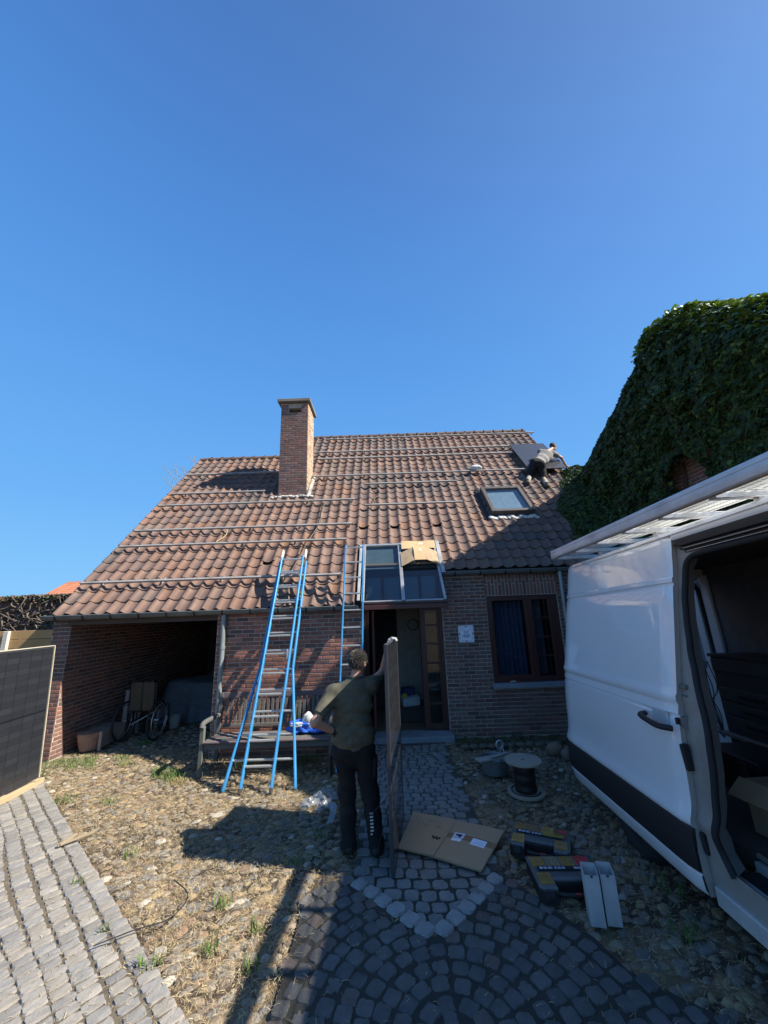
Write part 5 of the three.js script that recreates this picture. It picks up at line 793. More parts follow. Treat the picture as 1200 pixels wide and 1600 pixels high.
{ // mounting rails
  const rails = [[-5.70, -.86, .70, 'lowest mounting rail, just above the gutter left of the porch'], [-5.62, -.82, 1.83, 'second mounting rail above the left gutter, ending at the straight ladder'], [-5.62, -.72, 2.42, 'third mounting rail above the left gutter, below the chimney'], [-5.62, -.71, 3.53, 'fourth mounting rail above the left gutter, just below the chimney'], [-5.57, -3.1, 4.13, 'short mounting rail on the left ending beside the foot of the chimney'], [-5.62, -2.82, 5.28, 'top left mounting rail crossing the shadow of the chimney'],
    [-.46, 1.92, 3.22, 'short mounting rail left of the skylight, lower of two'], [-.49, 1.96, 4.33, 'short mounting rail left of the skylight, upper of two'], [-1.98, 4.05, 4.9, 'long mounting rail with white bag lying on it'], [-1.98, 4.02, 6.09, 'mounting rail meeting the middle of the roof solar panel'], [-2.02, 5.05, 6.62, 'second mounting rail below the right ridge, above the roof solar panel'], [-1.9, 5.22, 7.75, 'topmost mounting rail just below the right ridge']];
  for (const [x0, x1, s, label] of rails) {
    const t = thing('mounting_rail', 'aluminium ' + label, 'mounting rail'), b = new MB(), h = .075, inv = (g) => g;
    const M = roofMesh.matrixWorld, L = x1 - x0;
    const add = (nm, g, m, mt) => one(nm, g, mt, t, M.clone().multiply(m));
    add('profile', metreUV(chamfer(L, .040, .046, .004)), M4((x0 + x1) / 2, h + .02, -s), railM);
    for (const x of [x0 - .003, x1 + .003]) add('end_cap', chamfer(.008, .042, .042, .002), M4(x, h + .018, -s), C.black);
    for (let x = x0 + .35; x < x1; x += 1.12) { add('roof_hook', metreUV(chamfer(.04, .075, .008, .002)), M4(x, .045, -s - .024), C.alu); add('roof_hook', metreUV(chamfer(.04, .008, .16, .002)), M4(x, .012, -s - .09), C.alu); }
    const c = roofPt((x0 + x1) / 2, s, .05); settle(t, c.x, c.y, c.z);
  }
  const bag = thing('white_bag', 'crumpled white bag lying on a mounting rail left of the roof worker', 'bag'); const p = roofPt(2.62, 5.0, .13); one('bag', lump(.16, 3, .5, 2.6, V(1.15, .55, .6), 4), mat([.72, .72, .7], .7, { bump: T.folds, bs: .01 }), bag, M4(p.x, p.y, p.z, AL, 0, 0)); settle(bag, p.x, p.y, p.z);
  const cb = thing('roof_cable', 'thin cables lying loose down the tiles between the rails', 'cable'), cm = mat([.12, .10, .08], .7), q = (...a) => a.map(([x, s, h = .03]) => roofPt(x, s, h));
  for (const pts of [q([-1.45, 3.5, .08], [-1.5, 3.0], [-1.46, 2.5, .09], [-1.6, 1.9, .09], [-1.75, 1.3], [-1.8, .75, .1]), q([-.2, 4.3, .09], [-.1, 3.9], [-.24, 3.6], [-.2, 3.25, .09]), q([1.3, 6.1, .09], [1.32, 5.7], [1.22, 5.3], [1.2, 4.95, .1])]) new MB().tube(pts, .012, 5, 40).build('cable', cm, cb);
  { const pts = q([-3.55, 2.45, .09], [-3.5, 2.2, .05], [-3.6, 1.9, .08]); new MB().tube(pts, .01, 5, 20).build('cable', mat([.45, .36, .16], .7), cb); } settle(cb, -1, 4, -8.5);
}
// ------------------------------------------------------------------ ladders
const blue = mat([.05, .30, .62], .38, { metal: .25, map: T.weather, bs: .0004 }), rungM = mat([.6, .6, .58], .4, { metal: .6, map: T.weather, bs: .0003 });
function stile(t, pts, w = .028, d = .065) { for (let i = 0; i < pts.length - 1; i++) { const b = new MB(); b.bar(pts[i], pts[i + 1], w, d, .005); b.build('stile', blue, t); } }
{
  const t = thing('ladder', 'blue two-section ladder with flared feet leaning on the left gutter', 'ladder');
  const P = (x, y, dz = 0) => V(x, y, -5.50 - y * .512 + dz), top = 3.2;
  for (const x of [-1.925, -1.535]) { stile(t, [P(x, 0), P(x, top)], .026, .07); new MB().bar(P(x, 0), P(x, .05), .034, .078).build('foot', C.dark, t); }
  stile(t, [P(-2.17, 0, -.09), P(-1.985, 1.35, -.09), P(-1.975, top - .1, -.09)], .028, .07); stile(t, [P(-1.245, 0, -.09), P(-1.475, 1.35, -.09), P(-1.485, top - .1, -.09)], .028, .07);
  for (let k = 0; k < 12; k++) { const y = .26 + k * .262; const xa = -1.925, xb = -1.535; new MB().bar(P(xa + .0, y), P(xb, y), .036, .028, .006).build('rung', rungM, t); }
  for (let k = 0; k < 11; k++) { const y = .30 + k * .262, f = clamp(y / 1.35), xa = lerp(-2.17, -1.985, f), xb = lerp(-1.245, -1.475, f); new MB().bar(P(xa, y, -.09), P(xb, y, -.09), .034, .026, .006).build('rung', rungM, t); }
  for (const x of [-1.93, -1.50]) new MB().bar(P(x, top - .05), P(x, top + .13, -.02), .036, .08, .012).build('end_cap', mat([.6, .58, .52], .7), t);
  for (const x of [-1.535]) for (const y of [1.55]) new MB().box(x - .03, y, P(0, y).z + .03, .02, .16, .05).build('hook', C.alu, t); settle(t, -1.72, 0, -5.5);
}
{
  const t = thing('ladder', 'slim straight blue ladder against the gutter just left of the porch roof', 'ladder'), P = (x, y) => V(x - .03 * y * 0, y, -6.08 - y * .262);
  for (const [a, b] of [[-.79, -.72], [-.435, -.405]]) stile(t, [P(a, 0), P(b, 3.36)], .024, .06); for (let k = 0; k < 12; k++) { const y = .25 + k * .277, f = y / 3.36; new MB().bar(P(lerp(-.79, -.72, f), y), P(lerp(-.435, -.405, f), y), .03, .026, .006).build('rung', rungM, t); }
  for (const b of [-.72, -.405]) new MB().bar(P(b, 3.34), P(b, 3.42), .03, .066, .008).build('end_cap', C.dark, t); settle(t, -.6, 0, -6.08);
}
// ------------------------------------------------------------------ bench and bag
{
  const t = thing('bench', 'weathered wooden slatted garden bench against the brick wall', 'bench'), wm = () => mat([.14 + rr(-.02, .03), .13 + rr(-.02, .02), .12], .9, { map: T.wood, bump: T.wood, bs: .003 }), x0 = -2.70, x1 = -.86, zf = -6.08, zb = -6.6;
  for (const x of [x0, x1]) { new MB().span(x - .03, x + .03, 0, .64, zf - .03, zf + .03, .006).build('leg', wm(), t); new MB().bar(V(x, 0, zb), V(x, .97, zb - .10), .06, .06, .006).build('leg', wm(), t); new MB().tube([V(x, .62, zf + .05), V(x, .675, zf), V(x, .68, zf - .2), V(x, .66, zb - .04)], .036, 8, 24).build('armrest', wm(), t); new MB().span(x - .02, x + .02, .33, .40, zb, zf, .005).build('rail', wm(), t); }
  for (let i = 0; i < 6; i++) new MB().box((x0 + x1) / 2, .435 - i * .004, zf + .01 - i * .092, x1 - x0 - .04, .022, .082, .02, 0, 0, .004).build('seat_slat', wm(), t);
  new MB().span(x0, x1, .34, .41, zf - .02, zf + .01, .004).build('rail', wm(), t); new MB().box((x0 + x1) / 2, .93, zb - .09, x1 - x0, .085, .034, -.1, 0, 0, .006).build('top_rail', wm(), t); new MB().box((x0 + x1) / 2, .50, zb - .045, x1 - x0, .05, .03, -.1, 0, 0, .005).build('rail', wm(), t);
  for (let x = x0 + .10; x < x1 - .05; x += .072) new MB().bar(V(x, .51, zb - .046), V(x, .9, zb - .085), .044, .014, .003).build('back_slat', wm(), t); settle(t, -1.78, 0, -6.34);
  const b = thing('plastic_bag', 'crumpled blue and white plastic bag on the bench seat', 'bag');
  const crum = (r, s, sq, am = .6) => { const g = lump(r, 4, am, 2.4, sq, s), p = g.attributes.position, a = V(); for (let i = 0; i < p.count; i++) { a.fromBufferAttribute(p, i); a.addScaledVector(a.clone().normalize(), .16 * r * (Math.abs(noise3(a.x * 40, a.y * 40, a.z * 40) - .5) * 4 - .5)); p.setXYZ(i, a.x, a.y, a.z); } g.computeVertexNormals(); return g; };
  one('bag', crum(.15, 2, V(1.2, .62, .8)), new THREE.MeshPhysicalMaterial({ color: new THREE.Color(.03, .12, .55), roughness: .35, side: THREE.DoubleSide }), b, M4(-1.36, .53, -6.33)); one('bag_flap', crum(.1, 6, V(.75, 1.25, .5), .7), mat([.62, .62, .58], .5, { bump: T.folds, bs: .01 }), b, M4(-1.25, .60, -6.32, 0, 0, -.3)); one('bag_flap', crum(.1, 9, V(1.3, .3, .7)), mat([.03, .13, .6], .4), b, M4(-1.08, .48, -6.3)); one('print', crum(.06, 12, V(1.5, .5, .5)), mat([.6, .65, .7], .5), b, M4(-1.40, .58, -6.24)); settle(b, -1.3, .44, -6.32);
}
// ------------------------------------------------------------------ things on the ground
const lines = (c, x, y, w, n, h, col = '#3a3026') => { c.fillStyle = col; for (let i = 0; i < n; i++) for (let k = 0; k < 12; k++) if (hash(i, k, 8 + x) > .3) c.fillRect(x + k * w / 12, y + i * h, w / 12 * (.3 + .5 * hash(k, i, 3)), h * .45); };
{
  const t = thing('cardboard_sheet', 'flattened brown cardboard box lying on the path right of upright panel', 'cardboard');
  const A = [V(.02, .035, -4.20), V(.205, .045, -4.82), V(.635, .05, -4.62), V(.33, .04, -4.05)], B = [V(.335, .04, -4.04), V(.64, .05, -4.615), V(1.06, .045, -4.40), V(.70, .035, -3.84)];
  const sheet = (q, tx) => { const g = grid(8, 8, (u, v) => { const a = q[0].clone().lerp(q[3], u), b = q[1].clone().lerp(q[2], u), p = a.lerp(b, v); p.y += .012 * Math.sin(u * 3.1) * Math.sin(v * 3.1) + .006 * noise3(p.x * 9, 0, p.z * 9); return p; }); const lo = g.clone(); lo.translate(0, -.008, 0); const b = new MB().add(lo); const e = [[0, 1], [1, 2], [2, 3], [3, 0]]; const o = one('flap', g, mat([1, 1, 1], .88, { map: tx, bs: .0005 }), t); for (const [i, j] of e) b.bar(q[i].clone().setY(q[i].y - .003), q[j].clone().setY(q[j].y - .003), .007, .007, 0); b.build('under_ply', C.card, o); };
  const cardBg = (c, w, h) => { c.fillStyle = '#a48c70'; c.fillRect(0, 0, w, h); for (let i = 0; i < 900; i++) { c.fillStyle = hash(i, 1) > .5 ? 'rgba(120,90,55,.10)' : 'rgba(220,190,150,.10)'; c.fillRect(hash(i, 2) * w, hash(i, 3) * h, 40 * hash(i, 4), 3); } };
  sheet(A, canvasTex(512, 512, (c, w, h) => { cardBg(c, w, h); lines(c, 90, 150, 330, 2, 26, 'rgba(70,50,30,.55)'); lines(c, 230, 90, 150, 1, 30, 'rgba(70,50,30,.6)'); c.fillStyle = '#2c241c'; for (let i = 0; i < 5; i++) { c.beginPath(); c.arc(375 + i * 20, 300 + (i % 2) * 14, 14, 0, 7); c.fill(); } c.clearRect(0, 0, 0, 0); }));
  sheet(B, canvasTex(512, 512, (c, w, h) => { cardBg(c, w, h); c.fillStyle = 'rgba(120,95,65,.7)'; c.fillRect(0, 190, w, 70); c.fillStyle = '#dfe5f2'; c.fillRect(275, 205, 150, 82); lines(c, 290, 222, 120, 4, 14, '#8a92a6'); c.fillStyle = '#c9cddd'; c.fillRect(60, 175, 120, 70); c.fillStyle = '#1f2030'; c.fillRect(85, 192, 70, 26); c.fillRect(120, 214, 28, 20); c.fillStyle = '#e4e9f4'; c.fillRect(62, 250, 108, 36); }));
  settle(t, .5, 0, -4.35);
}
{
  const t = thing('cable_spool', 'wooden cable spool wound with black cable standing near the van', 'cable spool'), wood = mat([.40, .35, .27], .85, { map: T.wood, bump: T.wood, bs: .001 });
  const disc = (y, th) => { const sh = new THREE.Shape(); sh.absarc(0, 0, .212, 0, Math.PI * 2); const h = new THREE.Path(); h.absarc(0, 0, .028, 0, Math.PI * 2); sh.holes.push(h); for (let i = 0; i < 3; i++) { const q = new THREE.Path(); q.absarc(Math.cos(i * 2.1) * .085, Math.sin(i * 2.1) * .085, .006, 0, Math.PI * 2); sh.holes.push(q); } const g = new THREE.ExtrudeGeometry(sh, { depth: th, bevelEnabled: true, bevelSize: .002, bevelThickness: .002, bevelSegments: 1, curveSegments: 40 }); g.rotateX(-Math.PI / 2); g.translate(1.57, y, -5.25); return metreUV(g); };
  one('flange', disc(.015, .02), wood, t); one('flange', disc(.345, .02), wood, t);
  const pf = []; for (let i = 0; i <= 60; i++) { pf.push(new THREE.Vector2(.118 + .0045 * Math.abs(Math.sin(i * 1.7)) + .003 * Math.sin(i * .3), .037 + i * .0051)); } one('cable_winding', new THREE.LatheGeometry(pf, 32), mat([.012, .012, .013], .5, { bump: null }), t, M4(1.57, 0, -5.25));
  new MB().tube(Array.from({ length: 14 }, (_, i) => V(1.57 + Math.cos(i * .42 + .5) * .165, .045, -5.25 + Math.sin(i * .42 + .5) * .165)), .007, 6, 60).build('loose_cable', C.black, t); settle(t, 1.57, 0, -5.25);
}
{
  const t = thing('zinc_tub', 'round zinc tub under a board behind the cable spool', 'tub'); one('tub', new THREE.LatheGeometry([[0, .02], [.155, .02], [.16, .03], [.185, .2], [.192, .205], [.187, .212], [.178, .2], [.15, .035], [0, .03]].map(([r, y]) => new THREE.Vector2(r, y)), 30), mat([.22, .245, .27], .45, { metal: .55, map: T.weather, bs: .001 }), t, M4(1.37, 0, -5.84)); for (const a of [2.4, -.7]) new MB().tube([V(1.37 + Math.cos(a - .25) * .185, .18, -5.84 + Math.sin(a - .25) * .185), V(1.37 + Math.cos(a) * .2, .26, -5.84 + Math.sin(a) * .2), V(1.37 + Math.cos(a + .25) * .185, .18, -5.84 + Math.sin(a + .25) * .185)], .008, 6, 16).build('handle', C.steel, t); settle(t, 1.37, 0, -5.84);
  const p = thing('weathered_board', 'pale weathered board lying across the zinc tub', 'board'); new MB().box(1.36, .235, -5.73, .58, .022, .12, .03, .42, -.05, .005).build('board', mat([.40, .38, .34], .9, { map: T.wood, bump: T.wood, bs: .004 }), p); new MB().box(1.42, .262, -5.74, .34, .016, .06, .02, .6, -.03, .004).build('board', mat([.34, .32, .29], .9, { map: T.wood, bump: T.wood, bs: .004 }), p); settle(p, 1.36, .22, -5.74);
  const r = thing('metal_ring', 'galvanised ring eye standing up behind the tub', 'ring'); new MB().add(new THREE.TorusGeometry(.048, .014, 10, 28), M4(1.46, .345, -5.86, 0, .2, 0)).rod(V(1.46, .30, -5.86), V(1.46, .06, -5.87), .016).build('ring', mat([.38, .41, .44], .4, { metal: .5 }), r); settle(r, 1.46, .05, -5.87);
  const s = thing('stone_block', 'broken brown brick chunk beside the far end of the van door', 'brick'); one('brick', metreUV(lump(.13, 2, .25, 1.5, V(1, .8, .8), 5)), mat([.26, .18, .13], .9, { bump: T.pores, bs: .004 }), s, M4(2.42, .07, -6.45)); one('brick', metreUV(lump(.10, 2, .25, 1.5, V(1, .9, .7), 8)), mat([.24, .19, .15], .9, { bump: T.pores, bs: .004 }), s, M4(2.52, .06, -6.25)); settle(s, 2.45, 0, -6.4);
}
function organizer(label, x, z, turn, flip, red) { // shallow parts case with clear lid and a notch for the handle
  const t = thing('organizer_case', label, 'tool case'), W = .5, D = .38, shp = (e) => { const s = new THREE.Shape(), w = W / 2 - e, d = D / 2 - e, nw = .12 + e, nd = D / 2 - .105 + e * .4; s.moveTo(-w, -d); s.lineTo(w, -d); s.lineTo(w, d - .03); s.lineTo(w - .03, d); s.lineTo(nw, d); s.lineTo(nw, nd); s.lineTo(-nw, nd); s.lineTo(-nw, d); s.lineTo(-w + .03, d); s.lineTo(-w, d - .03); s.closePath(); return s; };
  const ext = (e, y, h, b = .006) => { const g = new THREE.ExtrudeGeometry(shp(e), { depth: h, bevelEnabled: true, bevelSize: b, bevelThickness: b, bevelSegments: 2 }); g.rotateX(Math.PI / 2); g.translate(0, y + h, 0); return metreUV(g); };
  const base = one('tray', ext(.008, .012, .075), mat([.017, .017, .019], .55, { bs: .0004 }), t); one('lid_rim', ext(.004, .099, .012, .004), mat([.17, .175, .18], .3, { bump: null }), t);
  const ct = new MB(), hue = [[.55, .26, .04], [.48, .27, .06], [.62, .36, .08], [.42, .32, .18], [.36, .2, .08]];
  for (let i = 0; i < 4; i++) for (let j = 0; j < 2; j++) { if (red && i === 3 && j === 0) continue; if (j === 1 && (i === 1 || i === 2)) continue; one('bin', metreUV(chamfer(.105, .012, .12, .003)), mat(hue[(i * 3 + j + (flip ? 1 : 0)) % 5].map((c) => c * 1.2), .6, { bump: T.pores, bs: .006 }), t, M4(-.177 + i * .118, .1175, -.112 + j * .20)); }
  for (let i = 0; i < 8; i++) { const sx = -.177 + (i % 4) * .118, sz = i < 4 ? -.112 : .088; if ((i === 5 || i === 6) || (red && i === 3)) continue; const k = new MB(); for (let q = 0; q < 26; q++) k.box(sx + rr(-.045, .045), .121, sz + rr(-.05, .05), rr(.008, .02), .006, .006, 0, rr(0, 3), 0, 0); k.build('bin_contents', mat(pick([[.3, .2, .08], [.35, .33, .3], [.2, .12, .05], [.4, .3, .15]]), .5, { bump: null }), t, { kind: 'stuff' }); }
  for (let i = 0; i < 3; i++) new MB().span(-.122 + i * .118, -.114 + i * .118, .112, .127, -.178, -.05, .001).build('divider', mat([.3, .3, .27], .4), t);
  new MB().span(.125, .232, .1122, .126, -.172, -.052, .002).build('label', mat(red ? [.8, .05, .05] : [.3, .15, .06], .5, { bump: null }), t);
  new MB().span(.15, .222, .1262, .1275, -.14, -.10, 0).build('label', mat([.85, .07, .09], .5, { bump: null }), t);
  const strip = canvasTex(256, 48, (c) => { c.fillStyle = '#15161a'; c.fillRect(0, 0, 256, 48); c.fillStyle = '#eef2f8'; for (const [x, w] of [[10, 18], [34, 18], [58, 22], [92, 14], [112, 16], [134, 16], [200, 46]]) { c.fillRect(x, 10, w, 28); c.clearRect(0, 0, 0, 0); c.fillStyle = '#15161a'; c.fillRect(x + w * .35, 18, w * .35, 6); c.fillStyle = '#c9d3e2'; } });
  one('label', new THREE.BoxGeometry(.36, .004, .045), [0, 1, 2, 3, 4, 5].map((k) => (k === 2 ? new THREE.MeshStandardMaterial({ map: strip, roughness: .5 }) : C.black)), t, M4(-.02, .124, -.022));
  if (!red) new MB().span(.02, .2, .1262, .1275, -.048, -.01, 0).build('label', mat([.5, .36, .04], .5), t);
  const lid = new THREE.ShapeGeometry(shp(.010)); lid.rotateX(Math.PI / 2); lid.translate(0, .132, 0); one('lid', lid, new THREE.MeshPhysicalMaterial({ color: new THREE.Color(.85, .87, .88), roughness: .05, transmission: 1, thickness: 0, ior: 1.3 }), t);
  new MB().tube([V(-.11, .06, .155), V(-.06, .06, .172), V(.06, .06, .172), V(.11, .06, .155)], .013, 8, 20).build('handle', C.black, t); new MB().box(.03, .06, .175, .05, .03, .012).build('release', mat([.5, .03, .04], .5), t);
  for (const x of [-.18, .18]) { const k = new MB().box(x, .075, .196, .062, .07, .014, 0, 0, 0, .004).build('latch', mat([.05, .052, .058], .4, { bump: null }), t); new MB().box(x, .055, .205, .05, .02, .008, 0, 0, 0, .003).build('latch_grip', C.black, k); }
  t.position.set(x, .012, z); t.rotation.y = turn; return t;
}
organizer('clear-lidded tool case with yellow label touching the cardboard, rear one of two', 1.31, -4.12, -.42, true, false);
organizer('clear-lidded tool case with red label behind the white boxes, nearer one of two', 1.32, -3.64, -.05, false, true);
for (const [k, x, lab] of [[0, 1.38, 'narrow white open cardboard box standing upright, left one beside the case'], [1, 1.492, 'narrow white open cardboard box standing upright, right one of the pair']]) {
  const t = thing('white_box', lab, 'box'), wm = mat([.56, .56, .58], .75, { bs: .0004, map: T.weather }), h = .29, w = .096, d = .1;
  new MB().span(-w / 2, w / 2, 0, h, d / 2 - .003, d / 2).build('front', wm, t); new MB().span(-w / 2, w / 2, 0, h + .03, -d / 2, -d / 2 + .003).span(-w / 2 + .003, w / 2 - .003, 0, .004, -d / 2 + .003, d / 2 - .003).build('back', wm, t);
  for (const s of [-1, 1]) { const sh = new THREE.Shape([[-d / 2 + .003, 0], [d / 2 - .003, 0], [d / 2 - .003, h], [-d / 2 + .003, h + .03]].map(([a, b]) => new THREE.Vector2(a, b))), g = new THREE.ExtrudeGeometry(sh, { depth: .003, bevelEnabled: false }); g.rotateY(-Math.PI / 2); g.translate(s * (w / 2 - .0015) + .0015, 0, 0); new MB().add(g).build('side', wm, t); }
  new MB().box(0, h - .006, d / 2 + .001, .016, .012, .003, 0, 0, 0, 0).build('thumb_notch', C.dark, t);
  t.position.set(x, .01, -3.31); t.rotation.set(-.03, -.22 + k * .02, 0);
}
{
  const t = thing('plastic_wrap', 'crumpled clear plastic wrap lying on the stones behind the worker\'s left leg', 'plastic wrap'), pm = new THREE.MeshPhysicalMaterial({ color: new THREE.Color(.62, .66, .7), roughness: .25, transmission: .8, thickness: 0, side: THREE.DoubleSide });
  for (const [x, z, s, k] of [[-.82, -5.35, .2, 1], [-.90, -5.18, .22, 2], [-.76, -5.04, .15, 3]]) one('wrap', grid(22, 22, (u, v) => V(x + (u - .5) * s * 1.6, .03 + .10 * Math.abs(fbm(u * 7 + k, v * 7, 0, 3, k) - .45) * 3 * Math.sin(u * 3.14) * Math.sin(v * 3.14), z + (v - .5) * s + .04 * Math.sin(u * 9))), pm, t);
  one('strip', grid(24, 2, (u, v) => V(-.80 + .14 * u + .05 * Math.sin(u * 5) + .07 * v, .06 + .05 * Math.sin(u * 6.5) + .02 * v, -5.0 + u * .42)), pm, t); settle(t, -.85, 0, -5.1);
}
{ const t = thing('wood_scrap', 'split piece of pale wood on the sunlit setts at left', 'wood scrap'); new MB().bar(V(-3.32, .03, -4.44), V(-3.10, .05, -4.64), .032, .02).bar(V(-3.30, .035, -4.44), V(-3.27, .045, -4.62), .035, .022).build('stick', mat([.34, .27, .17], .9, { map: T.wood, bump: T.wood, bs: .004 }), t); settle(t, -3.2, 0, -4.55); }
{ const t = thing('loose_wire', 'thin black wire curling across sunlit setts and field stones', 'wire'); new MB().tube([V(-2.06, .035, -3.22), V(-1.85, .045, -3.33), V(-1.69, .04, -3.41), V(-1.62, .05, -3.53), V(-1.66, .05, -3.68), V(-1.86, .04, -3.86)], .004, 6, 50).build('wire', C.black, t); settle(t, -1.8, 0, -3.5); }
{ // cardboard on the porch glazing
  const t = thing('opened_carton', 'opened brown carton lying on the glazed porch roof', 'cardboard'), M = roofMesh.matrixWorld, tx = canvasTex(256, 128, (c, w, h) => { c.fillStyle = '#b79c74'; c.fillRect(0, 0, w, h); lines(c, 90, 56, 60, 2, 12, '#5b4526'); c.fillStyle = '#e2e2dc'; c.fillRect(136, 30, 26, 24); c.fillStyle = '#333'; c.fillRect(146, 36, 5, 14); });
  const q = (nm, f, m = C.card) => { const g = grid(6, 6, f), lo = g.clone(); lo.translate(0, -.006, 0); one(nm, new MB().add(g).add(lo).g.length ? mergeGeometries([g, lo]) : g, m, t, M); };
  const cm = mat([1, 1, 1], .88, { map: tx, bs: .0005 });
  q('flap', (u, v) => V(.33 + u * .69, .10 + .01 * Math.sin(u * 9), -(1.40 + v * .26)), cm); q('panel', (u, v) => V(.56 + u * .23, .15 + .02 * Math.sin(v * 3), -(.98 + v * .43)), cm);
  q('flap', (u, v) => V(.30 + u * .255, .07 + u * .08, -(.89 + u * .09 + v * .42))); q('flap', (u, v) => V(.795 + u * .235, .15 - u * .08, -(.98 - u * .08 + v * .42))); const c = roofPt(.66, 1.2, .05); settle(t, c.x, c.y, c.z);
}
// ------------------------------------------------------------------ things in the carport and the hall
{
  const t = thing('wheelchair', 'folding wheelchair with brown backrest parked in the carport', 'wheelchair'), cx = -4.66, z = -7.85;
  for (const s of [-1, 1]) { const x = cx + s * .30, w = one('wheel', (() => { const g = new THREE.TorusGeometry(.32, .018, 10, 44); g.rotateY(Math.PI / 2); return g; })(), C.rubber, t, M4(x, .34, z, 0, s * .03, 0)); const sp = new MB(); for (let i = 0; i < 16; i++) { const a = i * .3927; sp.rod(V(0, 0, 0), V(0, Math.cos(a) * .3, Math.sin(a) * .3), .0022, .0022, 4); } sp.rod(V(-.04, 0, 0), V(.04, 0, 0), .025); sp.build('spokes', C.steel, w); const pr = new THREE.TorusGeometry(.265, .009, 8, 44); pr.rotateY(Math.PI / 2); one('push_rim', pr, mat([.6, .6, .62], .3, { metal: .8, bump: null }), w, M4(s * .045, 0, 0)); new MB().add((() => { const g = new THREE.TorusGeometry(.303, .008, 6, 44); g.rotateY(Math.PI / 2); return g; })()).build('rim', C.steel, w);
    new MB().rod(V(cx + s * .235, .3, z - .05), V(cx + s * .235, 1.0, z + .02), .013).rod(V(cx + s * .235, 1.0, z + .02), V(cx + s * .235, 1.03, z + .14), .013).rod(V(cx + s * .235, .52, z), V(cx + s * .235, .52, z - .5), .012).rod(V(cx + s * .235, .3, z), V(cx + s * .235, .3, z - .5), .012).rod(V(cx + s * .235, .52, z - .5), V(cx + s * .235, .14, z - .55), .012).build('side_frame', mat([.05, .05, .055], .4, { metal: .5 }), t); new MB().rod(V(cx + s * .235, 1.03, z + .06), V(cx + s * .235, 1.035, z + .16), .018).build('push_handle', C.black, t); const g = new THREE.TorusGeometry(.08, .02, 8, 20); g.rotateY(Math.PI / 2); one('castor', g, C.rubber, t, M4(cx + s * .22, .1, z - .5)); }
  for (const s of [-1, 1]) new MB().box(cx + s * .115, .76, z + .03, .215, .5, .03, .05, 0, 0, .012).build('backrest', clothM([.13, .095, .06]), t); new MB().box(cx, .5, z - .25, .44, .05, .42, 0, 0, 0, .012).build('seat', clothM([.04, .035, .03]), t);
  new MB().box(cx - .1, .95, z + .052, .07, .045, .004, .05).box(cx + .09, .96, z + .052, .085, .022, .004, .05).build('label', mat([.6, .6, .58], .6), t); new MB().rod(V(cx - .23, .25, z - .1), V(cx + .23, .5, z - .3), .011).rod(V(cx + .23, .25, z - .1), V(cx - .23, .5, z - .3), .011).build('cross_brace', C.steel, t); new MB().rod(V(cx - .235, .98, z + .02), V(cx + .235, .98, z + .02), .01).build('back_bar', C.black, t); settle(t, cx, 0, z - .1);
}
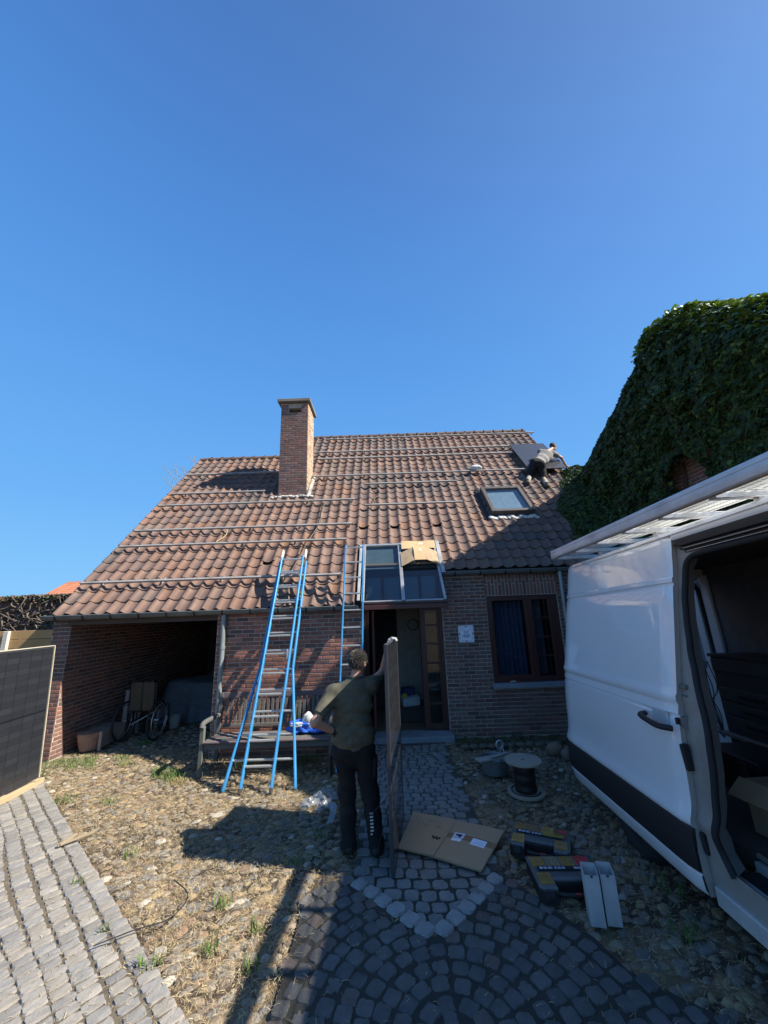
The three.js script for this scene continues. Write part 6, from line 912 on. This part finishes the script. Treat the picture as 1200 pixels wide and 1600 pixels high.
{
  const t = thing('planter', 'terracotta planter trough with rounded ribbed front against the carport wall', 'planter'), terra = mat([.42, .24, .165], .85, { map: T.weather, bump: T.pores, bs: .002 });
  const g = grid(28, 10, (u, v) => { const a = Math.PI * u, r = lerp(.155, .21, Math.min(1, v * 1.25)) * (v > .8 ? 1.05 : 1) + .006 * Math.sin(u * 60) * (v < .75 && v > .1 ? 1 : 0); return V(-5.24 - Math.cos(a) * r * .9 * -1 * -1, .02 + v * .27, -7.42 + Math.sin(a) * r); }); one('body', g, terra, t);
  new MB().span(-5.43, -5.05, .02, .285, -8.05, -7.43, .012).build('back_part', mat([.30, .25, .21], .85, { map: T.weather }), t); new MB().add(new THREE.CylinderGeometry(.2, .2, .02, 24, 1, false, -Math.PI / 2, Math.PI), M4(-5.24, .285, -7.42)).build('rim', terra, t); new MB().box(-5.03, .15, -7.36, .05, .30, .05, 0, .2, 0).build('edge_post', mat([.44, .33, .24], .85, { map: T.wood }), t); settle(t, -5.24, 0, -7.6);
  const b = thing('grey_board', 'pale plank standing upright against the carport wall behind the planter', 'plank'); new MB().box(-5.14, .42, -8.12, .075, .8, .03, -.06, 0, 0).build('board', mat([.34, .31, .29], .9, { map: T.wood }), b); new MB().box(-4.98, .45, -8.3, .06, .88, .03, -.05, 0, 0).build('board', mat([.25, .23, .21], .9, { map: T.wood }), b); settle(b, -5.1, 0, -8.2);
  const k = thing('bucket', 'small pale plastic bucket on the carport floor beside the wheelchair', 'bucket'); one('bucket', new THREE.LatheGeometry([[0, .01], [.09, .01], [.115, .22], [.125, .222], [.122, .235], [.108, .225], [.085, .02], [0, .02]].map(([r, y]) => new THREE.Vector2(r, y)), 24), mat([.4, .42, .38], .5), k, M4(-4.42, 0, -8.62)); settle(k, -4.42, 0, -8.62);
  const drape = (name, label, cx, cz, w, d, h, c, sd) => { const o = thing(name, label, 'tarpaulin'); const g = grid(90, 24, (u, v) => { const a = u * 6.2832, sq = 1 / Math.pow(Math.pow(Math.abs(Math.cos(a)), 4) + Math.pow(Math.abs(Math.sin(a)), 4), .25), fall = Math.max(0, v - .45) / .55, top = Math.min(1, v / .45); const fold = fall * (.10 * Math.sin(a * 9 + sd) + .06 * Math.sin(a * 17 + sd * 2)); const r = (top * .5 + fall * .16 + fold * .6) * sq; return V(cx + Math.cos(a) * r * w, .015 + (v < .45 ? h * (1 - .12 * top * top + .10 * fbm(u * 5 + sd, v * 5, 0, 2, 3) + .25 * (Math.cos(a - 2) * .5) * top * .5) : h * (.91 + .125 * Math.cos(a - 2) * .5) * (1 - Math.pow(fall, 1.25))), cz + Math.sin(a) * r * d); }); one('tarp', g, mat(c, .8, { map: T.cloth, bump: T.folds, bs: .01 }), o); settle(o, cx, 0, cz); };
  drape('covered_heap', 'blue-grey tarpaulin draped over a low heap in the carport', -4.35, -9.6, 1.3, 1.0, .78, [.20, .23, .27], 1); drape('covered_heap', 'brown tarpaulin over a taller heap at the back of the carport', -3.6, -10.1, 1.3, 1.1, .98, [.14, .12, .095], 4);
}
{
  const t = thing('wall_clock', 'round clock on the pale wall seen through the open door', 'clock'); new MB().add(new THREE.TorusGeometry(.115, .012, 8, 36), M4(.56, 1.84, -8.975)).build('rim', mat([.06, .05, .045], .5), t); one('face', new THREE.CylinderGeometry(.11, .11, .012, 32), C.plaster, t, M4(.56, 1.84, -8.985, Math.PI / 2)); new MB().bar(V(.56, 1.84, -8.972), V(.56, 1.91, -8.972), .006, .004, 0).bar(V(.56, 1.84, -8.972), V(.605, 1.82, -8.972), .008, .004, 0).build('hand', C.black, t); settle(t, .56, 1.84, -8.99);
  const b = thing('carton', 'pale open carton with blue and yellow things on the hall floor', 'box'); new MB().box(.38, .43, -8.3, .34, .16, .26, .1, .25, .08, .003).build('box', mat([.5, .52, .54], .8), b); new MB().box(.36, .57, -8.38, .26, .18, .16, 0, .2, 0, .02).build('bag', mat([.02, .03, .10], .6), b); new MB().box(.28, .53, -8.22, .09, .08, .06, 0, .4, 0, .01).build('packet', mat([.5, .42, .06], .6), b); settle(b, .38, .35, -8.3);
  const s = thing('chest', 'dark low chest in the hall carrying the pale carton', 'chest'); new MB().span(.15, .85, .08, .34, -8.65, -8.1, .01).build('chest', C.dark, s); new MB().span(.13, .87, .335, .352, -8.67, -8.08, .004).build('lid', mat([.04, .035, .032], .6), s); settle(s, .5, .08, -8.4);
  const w = thing('small_tool', 'small tool with red and white handle on the window sill', 'tool'); new MB().rod(V(2.15, .86, -7.40), V(2.24, .865, -7.41), .014, .012).build('handle', mat([.55, .55, .5], .5), w); new MB().bar(V(2.22, .86, -7.41), V(2.34, .85, -7.40), .02, .016).build('shaft', mat([.3, .06, .03], .5), w); settle(w, 2.22, .85, -7.4);
}
renderer.render(scene, camera);
